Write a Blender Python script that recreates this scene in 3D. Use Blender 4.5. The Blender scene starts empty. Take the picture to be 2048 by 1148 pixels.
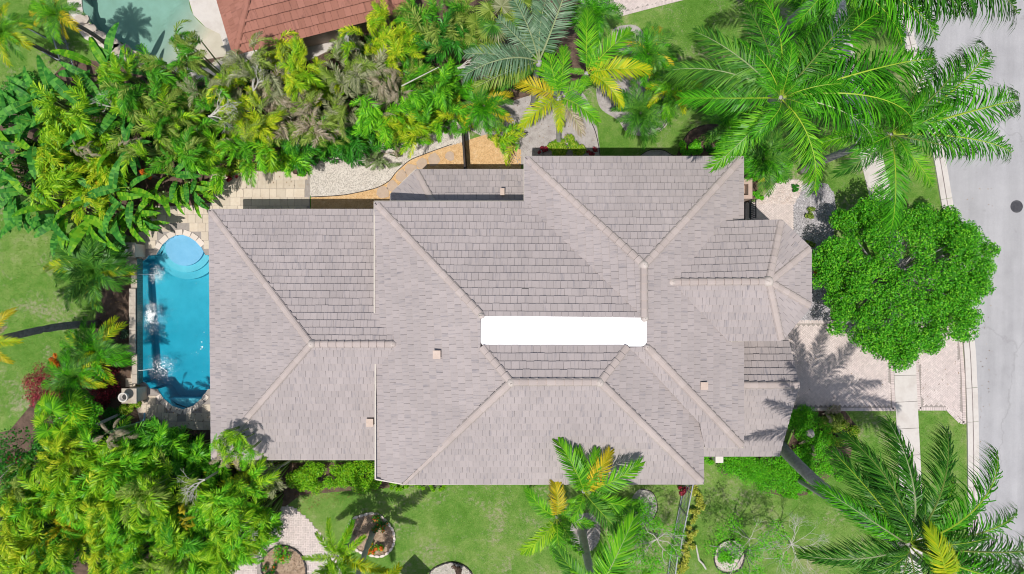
import bpy, bmesh, math, random
import numpy as np
from mathutils import Vector, Matrix
from mathutils.geometry import tessellate_polygon

R = math.radians
S, D = 0.029, 40.0            # metres per photo pixel on the ground, camera height
scene = bpy.context.scene
col = scene.collection

# ------------------------------------------------------------------ camera
cam = bpy.data.cameras.new('camera'); cam_o = bpy.data.objects.new('camera', cam); col.objects.link(cam_o)
cam_o.location = (0, 0, D); cam_o.rotation_euler = (0, 0, 0)
cam.sensor_width = 36; cam.lens = 36 * D / (2048 * S); cam.clip_end = 2000; cam.clip_start = .5
scene.camera = cam_o
# ------------------------------------------------------------------ sky and sun
SHADOW = Vector((.10, .27, -1.0))         # where a shadow falls per metre of height
elev = math.atan2(1, math.hypot(.10, .27)); azim = math.atan2(-.10, -.27)
world = bpy.data.worlds.new('World'); scene.world = world; world.use_nodes = True
nt = world.node_tree; nt.nodes.clear()
sky = nt.nodes.new('ShaderNodeTexSky'); sky.sky_type = 'NISHITA'; sky.sun_disc = False
sky.sun_elevation = elev; sky.sun_rotation = azim; sky.dust_density = 2.0; sky.air_density = 1.0
bg = nt.nodes.new('ShaderNodeBackground'); bg.inputs['Strength'].default_value = 0.118
wo = nt.nodes.new('ShaderNodeOutputWorld')
nt.links.new(sky.outputs[0], bg.inputs[0]); nt.links.new(bg.outputs[0], wo.inputs[0])
sun = bpy.data.lights.new('sun', 'SUN'); sun.energy = 4.6; sun.angle = R(.5); sun.color = (1, .95, .88)
sun_o = bpy.data.objects.new('sun', sun); col.objects.link(sun_o)
sun_o.rotation_euler = SHADOW.to_track_quat('-Z', 'Y').to_euler(); sun_o.location = (0, 0, 60)
scene.view_settings.view_transform = 'Standard'; scene.view_settings.look = 'None'
scene.view_settings.gamma = 1; scene.view_settings.use_curve_mapping = False
scene.view_settings.exposure = -0.34
try:
    scene.cycles.filter_width = 1.05; scene.cycles.max_bounces = 8; scene.cycles.transparent_max_bounces = 12
except Exception: pass

rng = random.Random(7)
# ------------------------------------------------------------------ helpers
def W(px, py, z=0.0):
    k = 1 - z / D
    return Vector(((px - 1024) * S * k, (574 - py) * S * k, z))

class MB:
    """collects verts / faces of one mesh"""
    def __init__(s): s.v, s.f, s.m, s.uv = [], [], [], []
    def add(s, vs, fs, mi=0, uvs=None):
        b = len(s.v); s.v.extend(tuple(p) for p in vs)
        for f in fs:
            s.f.append(tuple(b + i for i in f)); s.m.append(mi)
        if uvs is not None: s.uv.extend(uvs)
    def box(s, c, sz, rz=0.0, mi=0):
        hx, hy, hz = sz[0] / 2, sz[1] / 2, sz[2] / 2; ca, sa = math.cos(rz), math.sin(rz); vs = []
        for dz in (-hz, hz):
            for dx, dy in ((-hx, -hy), (hx, -hy), (hx, hy), (-hx, hy)):
                vs.append((c[0] + dx * ca - dy * sa, c[1] + dx * sa + dy * ca, c[2] + dz))
        s.add(vs, [(3, 2, 1, 0), (4, 5, 6, 7), (0, 1, 5, 4), (1, 2, 6, 5), (2, 3, 7, 6), (3, 0, 4, 7)], mi)
    def bar(s, a, b, w, h=None, mi=0):
        a, b = Vector(a), Vector(b); h = h or w; t = (b - a)
        if t.length < 1e-6: return
        t.normalize(); up = Vector((0, 0, 1)) if abs(t.z) < .95 else Vector((1, 0, 0))
        n = t.cross(up).normalized(); u = n.cross(t).normalized(); vs = []
        for p in (a, b):
            for i, j in ((-1, -1), (1, -1), (1, 1), (-1, 1)): vs.append(p + n * (w / 2 * i) + u * (h / 2 * j))
        s.add(vs, [(0, 1, 2, 3), (7, 6, 5, 4), (0, 4, 5, 1), (1, 5, 6, 2), (2, 6, 7, 3), (3, 7, 4, 0)], mi)
    def tube(s, pts, rad, n=6, mi=0, cap=True):
        pts = [Vector(p) for p in pts]; rings = []
        ref = Vector((.13, .2, .97))
        for i, p in enumerate(pts):
            t = (pts[min(i + 1, len(pts) - 1)] - pts[max(i - 1, 0)]).normalized()
            a = t.cross(ref if abs(t.dot(ref)) < .95 else Vector((1, 0, 0))).normalized(); b = t.cross(a)
            r = rad[i] if hasattr(rad, '__len__') else rad
            rings.append([p + (a * math.cos(2 * math.pi * k / n) + b * math.sin(2 * math.pi * k / n)) * r for k in range(n)])
        vs = [q for r_ in rings for q in r_]; fs = []
        for i in range(len(pts) - 1):
            for k in range(n):
                fs.append((i * n + k, i * n + (k + 1) % n, (i + 1) * n + (k + 1) % n, (i + 1) * n + k))
        if cap: fs += [tuple(range(n - 1, -1, -1)), tuple(range((len(pts) - 1) * n, len(pts) * n))]
        s.add(vs, fs, mi)
    def prism(s, poly, z0, z1, mi=0):
        """poly: list of (x, y) or Vectors"""
        n = len(poly); vs = [(p[0], p[1], z0) for p in poly] + [(p[0], p[1], z1) for p in poly]
        area = sum(poly[i][0] * poly[(i + 1) % n][1] - poly[(i + 1) % n][0] * poly[i][1] for i in range(n))
        fs = [tuple(range(n, 2 * n)), tuple(range(n - 1, -1, -1))] + [(i, (i + 1) % n, n + (i + 1) % n, n + i) for i in range(n)]
        if area < 0: fs = [tuple(reversed(f)) for f in fs]
        s.add(vs, fs, mi)
    def lathe(s, prof, c=(0, 0, 0), n=16, mi=0):
        vs = []; m = len(prof)
        for k in range(n):
            a = 2 * math.pi * k / n
            for r, z in prof: vs.append((c[0] + r * math.cos(a), c[1] + r * math.sin(a), c[2] + z))
        s.add(vs, [(k * m + i, ((k + 1) % n) * m + i, ((k + 1) % n) * m + i + 1, k * m + i + 1) for k in range(n) for i in range(m - 1)], mi)
    def mesh(s, name, mats, smooth=False):
        me = bpy.data.meshes.new(name); me.from_pydata(s.v, [], s.f)
        for m in (mats if isinstance(mats, (list, tuple)) else [mats]): me.materials.append(m)
        if any(s.m): me.polygons.foreach_set('material_index', s.m)
        if s.uv:
            lay = me.uv_layers.new(name='UVMap'); idx = np.empty(len(me.loops), dtype=np.int32); me.loops.foreach_get('vertex_index', idx)
            lay.data.foreach_set('uv', np.array(s.uv, dtype=np.float32)[idx].ravel())
        if smooth: me.polygons.foreach_set('use_smooth', [True] * len(me.polygons))
        me.update(); return me
    def build(s, name, mats, parent=None, smooth=False, loc=(0, 0, 0)):
        return put(s.mesh(name, mats, smooth), name, parent, loc)

def put(me, name, parent=None, loc=(0, 0, 0), rot=(0, 0, 0), sc=None, mats=None):
    o = bpy.data.objects.new(name, me); col.objects.link(o)
    if parent is not None: o.parent = parent
    o.location = loc; o.rotation_euler = rot
    if sc is not None: o.scale = sc if hasattr(sc, '__len__') else (sc, sc, sc)
    if mats:
        for i, m in enumerate(mats):
            if i < len(o.material_slots): o.material_slots[i].link = 'OBJECT'; o.material_slots[i].material = m
    return o
def tag(o, label=None, cat=None, group=None, kind=None):
    if label: o['label'] = label
    if cat: o['category'] = cat
    if group: o['group'] = group
    if kind: o['kind'] = kind
    return o
def thing(name, label, cat, loc=(0, 0, 0), group=None):
    o = bpy.data.objects.new(name, None); col.objects.link(o); o.location = loc; o.empty_display_size = .3
    return tag(o, label, cat, group)

# ------------------------------------------------------------------ materials
def new_mat(name):
    m = bpy.data.materials.new(name); m.use_nodes = True; t = m.node_tree; t.nodes.clear()
    out = t.nodes.new('ShaderNodeOutputMaterial'); b = t.nodes.new('ShaderNodeBsdfPrincipled')
    t.links.new(b.outputs[0], out.inputs[0]); return m, t, b, out
def nd(t, kind, **kw):
    n = t.nodes.new(kind)
    for k, v in kw.items(): setattr(n, k, v)
    return n
def rgba(c): return (c[0], c[1], c[2], 1)
def noise(t, scale, detail=4, rough=.6, coord=None, dist=0.0):
    n = nd(t, 'ShaderNodeTexNoise'); n.inputs['Scale'].default_value = scale; n.inputs['Detail'].default_value = detail
    n.inputs['Roughness'].default_value = rough; n.inputs['Distortion'].default_value = dist
    if coord is not None: t.links.new(coord, n.inputs['Vector'])
    return n
def ramp(t, fac, stops):
    r = nd(t, 'ShaderNodeValToRGB'); e = r.color_ramp.elements
    while len(e) < len(stops): e.new(.5)
    for i, (p, c) in enumerate(stops):
        e[i].position = p; e[i].color = rgba(c) if hasattr(c, '__len__') else (c, c, c, 1)
    t.links.new(fac, r.inputs[0]); return r.outputs[0]
def mix(t, fac, a, b, blend='MIX'):
    n = nd(t, 'ShaderNodeMix', data_type='RGBA', blend_type=blend)
    for s_, v in ((n.inputs[0], fac), (n.inputs[6], a), (n.inputs[7], b)):
        if hasattr(v, 'is_linked') or hasattr(v, 'links'): t.links.new(v, s_)
        elif hasattr(v, '__len__'): s_.default_value = rgba(v)
        else: s_.default_value = v
    return n.outputs[2]
def math_n(t, op, a, b=0.0):
    n = nd(t, 'ShaderNodeMath', operation=op)
    for s_, v in ((n.inputs[0], a), (n.inputs[1], b)):
        if hasattr(v, 'links'): t.links.new(v, s_)
        else: s_.default_value = v
    return n.outputs[0]
def wcoord(t): return nd(t, 'ShaderNodeNewGeometry').outputs['Position']
def rnd(t):
    """a random value per object and per mesh island"""
    a = nd(t, 'ShaderNodeObjectInfo').outputs['Random']; b = nd(t, 'ShaderNodeNewGeometry').outputs['Random Per Island']
    return math_n(t, 'FRACT', math_n(t, 'ADD', a, b))
def bump(t, b, h, strength=.5, dist=.02):
    n = nd(t, 'ShaderNodeBump'); n.inputs['Strength'].default_value = strength; n.inputs['Distance'].default_value = dist
    t.links.new(h, n.inputs['Height']); t.links.new(n.outputs[0], b.inputs['Normal'])

def speckled(name, stops, scale=6, rough=.85, fine=60, fine_amt=.35, bmp=.3, island=0.0, spec=.3):
    m, t, b, o = new_mat(name); p = wcoord(t)
    c = ramp(t, noise(t, scale, 5, .65, p).outputs[0], stops)
    f = noise(t, fine, 3, .7, p).outputs[0]
    c = mix(t, fine_amt, c, ramp(t, f, [(.3, .25), (.7, 1.0)]), 'MULTIPLY')
    if island: c = mix(t, island, c, ramp(t, rnd(t), [(0, .45), (1, 1.35)]), 'MULTIPLY')
    t.links.new(c, b.inputs['Base Color']); b.inputs['Roughness'].default_value = rough; b.inputs['Specular IOR Level'].default_value = spec
    if bmp: bump(t, b, f, bmp, .02)
    return m

def leaf(name, c1, c2, trans=.3, rough=.45, spec=.5, c3=None):
    m, t, b, o = new_mat(name)
    r = rnd(t); n = noise(t, 1.3, 3, .6, wcoord(t)).outputs[0]
    f = math_n(t, 'ADD', math_n(t, 'MULTIPLY', r, .75), math_n(t, 'MULTIPLY', n, .25))
    c = ramp(t, f, [(.12, tuple(x * .75 for x in c1)), (.4, c1), (.85, c2)] if c3 is None else [(.12, c1), (.6, c2), (.88, c3)])
    t.links.new(c, b.inputs['Base Color']); b.inputs['Roughness'].default_value = rough; b.inputs['Specular IOR Level'].default_value = spec * .5
    tr = nd(t, 'ShaderNodeBsdfTranslucent'); ms = nd(t, 'ShaderNodeMixShader'); ms.inputs[0].default_value = trans
    t.links.new(c, tr.inputs[0]); ms.inputs[0].default_value = trans * .6; t.links.new(b.outputs[0], ms.inputs[1]); t.links.new(tr.outputs[0], ms.inputs[2]); t.links.new(ms.outputs[0], o.inputs[0])
    return m

M = {}
# foliage
M['coco'] = leaf('coconut_leaf', (.035, .22, .006), (.13, .50, .015), .3, .38, .4)
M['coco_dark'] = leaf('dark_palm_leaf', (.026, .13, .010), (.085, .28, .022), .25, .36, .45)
M['king'] = leaf('bright_palm_leaf', (.08, .33, .012), (.24, .58, .018), .35, .4)
M['kingyel'] = leaf('yellowing_palm_leaf', (.30, .48, .012), (.62, .58, .015), .35, .45)
M['gold'] = leaf('golden_palm_leaf', (.42, .40, .012), (.78, .58, .03), .35, .5)
M['silver'] = leaf('silver_palm_leaf', (.10, .20, .10), (.24, .36, .22), .2, .4)
M['date'] = leaf('feathery_palm_leaf', (.055, .21, .022), (.16, .38, .035), .3, .45)
M['lime'] = leaf('lime_areca_leaf', (.16, .42, .010), (.48, .72, .03), .35, .4)
M['yellow'] = leaf('yellow_areca_leaf', (.32, .52, .012), (.70, .72, .04), .35, .42)
M['green'] = leaf('green_areca_leaf', (.05, .27, .012), (.18, .52, .03), .35, .4)
M['bright'] = leaf('bright_areca_leaf', (.10, .42, .012), (.32, .72, .03), .35, .4)
M['olive'] = leaf('olive_areca_leaf', (.16, .27, .03), (.36, .47, .09), .3, .5)
M['grey'] = leaf('faded_areca_leaf', (.25, .28, .13), (.46, .47, .29), .25, .6)
M['tan'] = leaf('dead_areca_leaf', (.32, .27, .16), (.56, .48, .38), .2, .7)
M['deep'] = leaf('deep_green_leaf', (.022, .17, .012), (.08, .36, .03), .3, .4)
M['under'] = leaf('shade_painted_undergrowth_leaf', (.012, .07, .008), (.04, .18, .015), .3, .5, .3)  # leaf colour darkened to paint in the deep shade between the palms
M['litter'] = leaf('fallen_leaf', (.20, .12, .05), (.40, .27, .12), .1, .8, .2)
M['banana'] = leaf('banana_leaf', (.035, .20, .025), (.12, .38, .045), .3, .5, .3)
M['bananalime'] = leaf('lime_banana_leaf', (.08, .30, .012), (.22, .46, .02), .3, .5, .3)
M['oak'] = leaf('tree_leaf', (.028, .20, .008), (.10, .45, .016), .3, .4, .5, (.26, .64, .035))
M['hedge'] = leaf('hedge_leaf', (.07, .30, .008), (.24, .56, .015), .3, .4, .5, (.34, .54, .02))
M['shrub'] = leaf('shrub_leaf', (.05, .33, .008), (.16, .60, .018), .3, .4, .5, (.2, .5, .02))
M['croton'] = leaf('croton_leaf', (.07, .26, .01), (.30, .48, .02), .3, .4, .5, (.62, .62, .12))
M['red'] = leaf('red_leaf', (.10, .012, .02), (.30, .035, .05), .3, .4, .5, (.62, .07, .12))
M['orange'] = leaf('orange_flower', (.55, .10, .01), (.75, .25, .02), .2, .5)
M['yellowflower'] = leaf('yellow_flower', (.5, .45, .02), (.75, .65, .05), .2, .5)
M['pink'] = leaf('pink_flower', (.6, .04, .12), (.75, .12, .25), .2, .5)
M['variegated'] = leaf('variegated_vine_leaf', (.40, .46, .04), (.70, .68, .16), .3, .5)
M['grass_tuft'] = leaf('grass_tuft_leaf', (.14, .26, .05), (.42, .46, .28), .3, .5)
M['rachis'] = speckled('frond_midrib', [(.3, (.24, .42, .03)), (.7, (.44, .54, .05))], 3, .5, 20, .1, 0)
M['rachis_dark'] = speckled('dark_frond_midrib', [(.3, (.12, .20, .04)), (.7, (.22, .28, .06))], 3, .5, 20, .1, 0)
M['rachis_pale'] = speckled('pale_frond_midrib', [(.3, (.28, .36, .15)), (.7, (.42, .46, .26))], 3, .5, 20, .1, 0)
M['bark'] = speckled('palm_trunk_bark', [(.3, (.32, .31, .31)), (.7, (.54, .53, .52))], 5, .9, 30, .4, .5)
M['bark_pale'] = speckled('pale_palm_trunk', [(.3, (.42, .42, .42)), (.7, (.60, .60, .59))], 3, .8, 30, .25, .3)
M['bark_dark'] = speckled('rough_palm_trunk', [(.3, (.16, .145, .135)), (.7, (.34, .31, .295))], 6, .95, 40, .5, .8)
M['twig'] = speckled('bare_twig_bark', [(.3, (.45, .44, .38)), (.7, (.66, .64, .58))], 8, .8, 50, .2, 0)
M['crownshaft'] = speckled('crownshaft', [(.3, (.14, .26, .06)), (.7, (.24, .36, .10))], 3, .45, 20, .1, 0)
# hard surfaces
M['cream'] = speckled('cream_wall_paint', [(.3, (.60, .52, .40)), (.7, (.66, .58, .46))], 1.5, .8, 90, .1, .1)
M['gutter'] = speckled('cream_gutter_paint', [(.3, (.52, .475, .41)), (.7, (.60, .555, .485))], 3, .45, 40, .05, 0)
M['white_roof'] = speckled('white_roof_coating', [(.3, (.84, .84, .85)), (.7, (.88, .88, .89))], 1.2, .6, 30, .04, .05)
M['underlay'] = speckled('roof_underlay', [(.3, (.10, .09, .09)), (.7, (.15, .14, .14))], 3, .9, 40, .2, 0)
M['mortar'] = speckled('pale_mortar', [(.3, (.56, .48, .44)), (.7, (.66, .59, .55))], 4, .9, 60, .2, .2)
M['vent_tan'] = speckled('tan_metal', [(.3, (.52, .40, .33)), (.7, (.60, .48, .41))], 4, .5, 60, .1, 0)
M['dark'] = speckled('dark_opening', [(.3, (.03, .03, .03)), (.7, (.05, .05, .05))], 4, .8, 60, .1, 0)
M['black_metal'] = speckled('black_painted_metal', [(.3, (.02, .02, .025)), (.7, (.035, .035, .04))], 4, .4, 60, .1, 0)
M['grey_metal'] = speckled('grey_painted_metal', [(.3, (.30, .32, .36)), (.7, (.36, .38, .42))], 4, .4, 60, .1, 0)
M['dark_wood'] = speckled('dark_weathered_wood', [(.3, (.035, .03, .03)), (.7, (.08, .07, .07))], 5, .8, 60, .3, .2)
M['pink_stucco'] = speckled('pinkish_stucco', [(.3, (.52, .38, .32)), (.7, (.58, .44, .38))], 4, .85, 80, .15, .2)
M['concrete'] = speckled('pale_concrete', [(.3, (.56, .51, .47)), (.55, (.66, .62, .58)), (.75, (.60, .56, .53))], 1.1, .9, 70, .15, .12)
M['gutterstain'] = speckled('stained_gutter_concrete', [(.3, (.17, .14, .135)), (.7, (.33, .29, .28))], 2.0, .9, 70, .2, .1)
M['paver'] = speckled('pinkish_driveway_brick', [(.3, (.64, .545, .515)), (.7, (.71, .62, .585))], .8, .9, 60, .12, .15, .2)
M['paverbase'] = speckled('paver_joint_sand', [(.3, (.34, .30, .28)), (.7, (.42, .38, .35))], 5, .95, 60, .3, .1)
M['travertine'] = speckled('cream_travertine', [(.3, (.60, .50, .39)), (.55, (.69, .60, .49)), (.8, (.60, .48, .36))], 1.6, .75, 50, .15, .1, .22)
M['coping'] = speckled('pale_pool_coping', [(.3, (.68, .59, .52)), (.7, (.76, .68, .61))], 2, .75, 60, .12, .1, .12)
M['stonecap'] = speckled('weathered_stone_cap', [(.3, (.42, .36, .30)), (.7, (.62, .55, .47))], 3, .85, 50, .25, .2)
M['urn'] = speckled('white_urn_glaze', [(.3, (.66, .62, .58)), (.7, (.74, .70, .66))], 4, .5, 50, .1, 0)
M['edging'] = speckled('black_plastic_edging', [(.3, (.02, .02, .02)), (.7, (.05, .045, .045))], 4, .6, 60, .1, 0)
M['mulch'] = speckled('grey_mulch', [(.25, (.34, .30, .29)), (.5, (.50, .46, .44)), (.75, (.58, .54, .53))], 2.5, .95, 45, .4, .6)
M['soil'] = speckled('brown_soil', [(.3, (.09, .06, .045)), (.7, (.24, .16, .12))], 2.5, .95, 40, .6, .6)
M['gravel_white'] = speckled('white_gravel', [(.3, (.62, .57, .51)), (.7, (.74, .69, .63))], 2.5, .9, 28, .35, .5, .45)
M['gravel_tan'] = speckled('tan_gravel', [(.25, (.60, .37, .17)), (.55, (.74, .50, .26)), (.8, (.80, .62, .40))], 3.5, .9, 28, .3, .5, .3)
M['gravel_grey'] = speckled('grey_gravel', [(.3, (.46, .44, .46)), (.7, (.66, .63, .66))], 3, .9, 28, .4, .5, .85)
M['gravel_pink'] = speckled('pinkish_pebbles', [(.3, (.66, .55, .50)), (.7, (.82, .74, .70))], 3, .9, 28, .25, .5, .3)
M['woodchip'] = speckled('tan_woodchip', [(.3, (.38, .26, .17)), (.7, (.58, .44, .33))], 4, .95, 30, .5, .6, .5)
M['asphalt'] = speckled('worn_grey_road', [(.3, (.40, .395, .41)), (.5, (.44, .435, .45)), (.7, (.48, .475, .487))], .45, .9, 45, .28, .15)
M['step'] = speckled('buff_stepping_stone', [(.3, (.50, .38, .29)), (.7, (.60, .47, .37))], 3, .9, 50, .25, .3)
M['iron'] = speckled('cast_iron', [(.3, (.05, .05, .06)), (.7, (.10, .10, .11))], 6, .6, 60, .3, .3)
M['foam'] = speckled('white_water_foam', [(.3, (.85, .9, .92)), (.7, (.9, .94, .95))], 6, .4, 60, .05, 0)
M['bluepipe'] = speckled('pale_blue_plastic', [(.3, (.22, .48, .66)), (.7, (.28, .54, .72))], 6, .4, 60, .05, 0)
M['poolfinish'] = speckled('blue_pool_plaster', [(.3, (.13, .44, .54)), (.7, (.24, .60, .70))], .45, .7, 30, .06, 0)  # broad tone variation paints soft underwater light into the plaster colour
M['shelf'] = speckled('pale_blue_step_plaster', [(.3, (.20, .44, .64)), (.7, (.26, .50, .70))], 2.0, .7, 30, .06, 0)
M['sandfinish'] = speckled('sandy_pool_plaster', [(.3, (.50, .46, .36)), (.7, (.60, .56, .46))], 1.0, .8, 40, .1, 0)
M['tealtile'] = speckled('green_glass_tile', [(.3, (.10, .16, .13)), (.7, (.20, .27, .23))], 9, .25, 40, .3, 0)
M['canvas'] = speckled('canvas', [(.3, (.40, .38, .34)), (.7, (.46, .44, .40))], 3, .9, 60, .1, 0)
M['glass'] = speckled('window_glass', [(.3, (.04, .06, .07)), (.7, (.06, .08, .09))], 1, .08, 60, .05, 0)

def road_mat():
    m, t, b, o = new_mat('worn_grey_road'); p = wcoord(t)
    mp = nd(t, 'ShaderNodeMapping'); mp.inputs['Scale'].default_value = (1.3, .10, 1); mp.inputs['Rotation'].default_value = (0, 0, R(-6)); t.links.new(p, mp.inputs[0])
    st = noise(t, 1.0, 4, .6, mp.outputs[0]).outputs[0]; fine = noise(t, 45, 3, .75, p).outputs[0]; bl = noise(t, .5, 5, .65, p).outputs[0]; spot = noise(t, 1.7, 2, .5, p).outputs[0]
    c = ramp(t, bl, [(.3, (.40, .395, .41)), (.5, (.45, .445, .46)), (.7, (.49, .485, .497))])
    c = mix(t, .7, c, ramp(t, st, [(.35, .84), (.62, 1.04)]), 'MULTIPLY'); c = mix(t, .32, c, ramp(t, fine, [(.3, .35), (.7, 1.1)]), 'MULTIPLY')
    c = mix(t, ramp(t, spot, [(.70, 0.), (.78, .35)]), c, (.22, .21, .21))
    v = nd(t, 'ShaderNodeTexVoronoi', feature='DISTANCE_TO_EDGE'); v.inputs['Scale'].default_value = .055
    wv = noise(t, 1.1, 4, .6, p); va = nd(t, 'ShaderNodeVectorMath', operation='ADD'); t.links.new(p, va.inputs[0]); t.links.new(wv.outputs['Color'], va.inputs[1]); t.links.new(va.outputs[0], v.inputs['Vector'])
    c = mix(t, ramp(t, v.outputs['Distance'], [(.0, .3), (.002, 0.)]), c, (.20, .195, .195))
    t.links.new(c, b.inputs['Base Color']); b.inputs['Roughness'].default_value = .9; bump(t, b, fine, .2, .01); return m
M['asphalt'] = road_mat()
def grass_mat():
    m, t, b, o = new_mat('lawn_grass'); p = wcoord(t)
    big = noise(t, .22, 5, .65, p).outputs[0]; mid = noise(t, 1.6, 5, .7, p).outputs[0]; fine = noise(t, 22, 4, .75, p).outputs[0]
    f = math_n(t, 'ADD', math_n(t, 'MULTIPLY', big, .55), math_n(t, 'MULTIPLY', mid, .45))
    c = ramp(t, f, [(.34, (.075, .20, .018)), (.46, (.13, .275, .042)), (.56, (.205, .325, .075)), (.68, (.37, .38, .19))])
    dry = math_n(t, 'MULTIPLY', noise(t, .42, 3, .6, p, .8).outputs[0], noise(t, 5., 4, .7, p).outputs[0])
    c = mix(t, ramp(t, dry, [(.27, 0.), (.40, .75)]), c, (.40, .35, .25))
    c = mix(t, .75, c, ramp(t, fine, [(.30, .30), (.5, .9), (.70, 1.4)]), 'MULTIPLY')
    t.links.new(c, b.inputs['Base Color']); b.inputs['Roughness'].default_value = .9; b.inputs['Specular IOR Level'].default_value = .15
    bump(t, b, fine, .7, .05); return m
M['grass'] = grass_mat()
M['blade'] = leaf('grass_blade', (.08, .24, .015), (.21, .40, .05), .3, .6, .2, (.42, .48, .16))

def tile_mat(name, base_lo, base_hi, streak, amt, su=7., sv=.9):
    m, t, b, o = new_mat(name)
    uv = nd(t, 'ShaderNodeTexCoord').outputs['UV']; oi = nd(t, 'ShaderNodeObjectInfo').outputs['Random']
    cb = nd(t, 'ShaderNodeCombineXYZ'); t.links.new(math_n(t, 'MULTIPLY', oi, 91.7), cb.inputs[0]); t.links.new(math_n(t, 'MULTIPLY', oi, 53.3), cb.inputs[1])
    va = nd(t, 'ShaderNodeVectorMath', operation='ADD'); t.links.new(uv, va.inputs[0]); t.links.new(cb.outputs[0], va.inputs[1])
    mp = nd(t, 'ShaderNodeMapping'); mp.inputs['Scale'].default_value = (su, sv, 1); t.links.new(va.outputs[0], mp.inputs[0])
    n1 = noise(t, 1.0, 3, .6, mp.outputs[0], .3).outputs[0]
    big = noise(t, .25, 3, .6, wcoord(t)).outputs[0]; fine = noise(t, 70, 2, .6, wcoord(t)).outputs[0]
    c = ramp(t, rnd(t), [(0, base_lo), (1, base_hi)])
    c = mix(t, math_n(t, 'MULTIPLY', ramp(t, n1, [(.55, 0.), (.74, 1.)]), amt), c, streak)
    c = mix(t, .5, c, ramp(t, big, [(.3, .82), (.7, 1.1)]), 'MULTIPLY'); c = mix(t, .3, c, ramp(t, fine, [(.3, .75), (.7, 1.1)]), 'MULTIPLY')
    t.links.new(c, b.inputs['Base Color']); b.inputs['Roughness'].default_value = .8; b.inputs['Specular IOR Level'].default_value = .3
    bump(t, b, n1, .15, .01); return m
M['tile'] = tile_mat('grey_concrete_roof_tile', (.385, .342, .337), (.432, .382, .376), (.215, .205, .23), .74)
M['cap'] = tile_mat('pale_ridge_tile', (.445, .38, .355), (.50, .43, .405), (.42, .36, .34), .4, 4, 2)
M['redtile'] = tile_mat('red_clay_roof_tile', (.33, .145, .105), (.40, .18, .135), (.17, .075, .06), .6, 5, 1.0)

def water_mat(name, tint, rough, wave, density, vcol):
    m = bpy.data.materials.new(name); m.use_nodes = True; t = m.node_tree; t.nodes.clear()
    out = nd(t, 'ShaderNodeOutputMaterial'); tr = nd(t, 'ShaderNodeBsdfTransparent'); tr.inputs[0].default_value = rgba(tint)
    gl = nd(t, 'ShaderNodeBsdfGlossy'); gl.inputs['Roughness'].default_value = rough
    fr = nd(t, 'ShaderNodeFresnel'); fr.inputs[0].default_value = 1.33; ms = nd(t, 'ShaderNodeMixShader')
    n = noise(t, wave, 4, .6, wcoord(t), .6).outputs[0]; bp = nd(t, 'ShaderNodeBump'); bp.inputs['Strength'].default_value = .35; bp.inputs['Distance'].default_value = .06
    t.links.new(n, bp.inputs['Height']); t.links.new(bp.outputs[0], gl.inputs['Normal']); t.links.new(bp.outputs[0], fr.inputs['Normal'])
    t.links.new(fr.outputs[0], ms.inputs[0]); t.links.new(tr.outputs[0], ms.inputs[1]); t.links.new(gl.outputs[0], ms.inputs[2]); t.links.new(ms.outputs[0], out.inputs[0])
    va = nd(t, 'ShaderNodeVolumeAbsorption'); va.inputs['Color'].default_value = rgba(vcol); va.inputs['Density'].default_value = density
    t.links.new(va.outputs[0], out.inputs['Volume']); return m
M['water'] = water_mat('pool_water', (1, 1, 1), .08, 2.2, 1.0, (.22, .84, .90))
M['water2'] = water_mat('neighbour_pool_water', (1, 1, 1), .08, 2.2, .48, (.30, .80, .82))
# ------------------------------------------------------------------ ground
def smooth_loop(pts, n=6, closed=True):
    out = []; m = len(pts)
    for i in range(m if closed else m - 1):
        p0, p1, p2, p3 = (Vector(pts[(i + j) % m] if closed else pts[max(0, min(m - 1, i + j))]) for j in (-1, 0, 1, 2))
        for k in range(n):
            t = k / n
            out.append(.5 * ((2 * p1) + (p2 - p0) * t + (2 * p0 - 5 * p1 + 4 * p2 - p3) * t * t + (3 * p1 - p0 - 3 * p2 + p3) * t ** 3))
    if not closed: out.append(Vector(pts[-1]))
    return out
def wpoly(pts, z=0.0, sm=0):
    w = [W(x, y).xy for x, y in pts]
    return smooth_loop(w, sm) if sm else w
def flat(name, poly, z, mat, holes=(), kind='structure', parent=None):
    loops = [[Vector((p[0], p[1], z)) for p in poly]] + [[Vector((p[0], p[1], z)) for p in h] for h in holes]
    tris = tessellate_polygon(loops); vs = [p for l in loops for p in l]; fs = []
    for a, b, c in tris:
        if (vs[b] - vs[a]).cross(vs[c] - vs[a]).z < 0: a, c = c, a
        fs.append((a, b, c))
    mb = MB(); mb.add(vs, fs); o = mb.build(name, mat, parent)
    if kind and parent is None: tag(o, kind=kind)
    return o
def inside(poly, X, Y):
    X = np.asarray(X); Y = np.asarray(Y); r = np.zeros(X.shape, bool); n = len(poly)
    for i in range(n):
        x0, y0 = poly[i][0], poly[i][1]; x1, y1 = poly[(i + 1) % n][0], poly[(i + 1) % n][1]
        if y0 == y1: continue
        c = ((y0 > Y) != (y1 > Y)) & (X < (x1 - x0) * (Y - y0) / (y1 - y0) + x0); r ^= c
    return r
def strip(name, a, b, z0, z1, mat, parent=None, kind=None):
    """solid strip between two polylines (world xy)"""
    mb = MB()
    for i in range(len(a) - 1):
        mb.prism([a[i], a[i + 1], b[i + 1], b[i]], z0, z1)
    o = mb.build(name, mat, parent)
    if kind: tag(o, kind=kind)
    return o
def curve_tube(name, pts, r, mat, z=.02, label=None, cat=None, group=None, closed=False):
    w = smooth_loop([W(x, y).xy for x, y in pts], 6, closed)
    if closed: w = w + [w[0]]
    mb = MB(); mb.tube([(p.x, p.y, z) for p in w], r, 5); return tag(mb.build(name, mat), label, cat, group)

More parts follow.
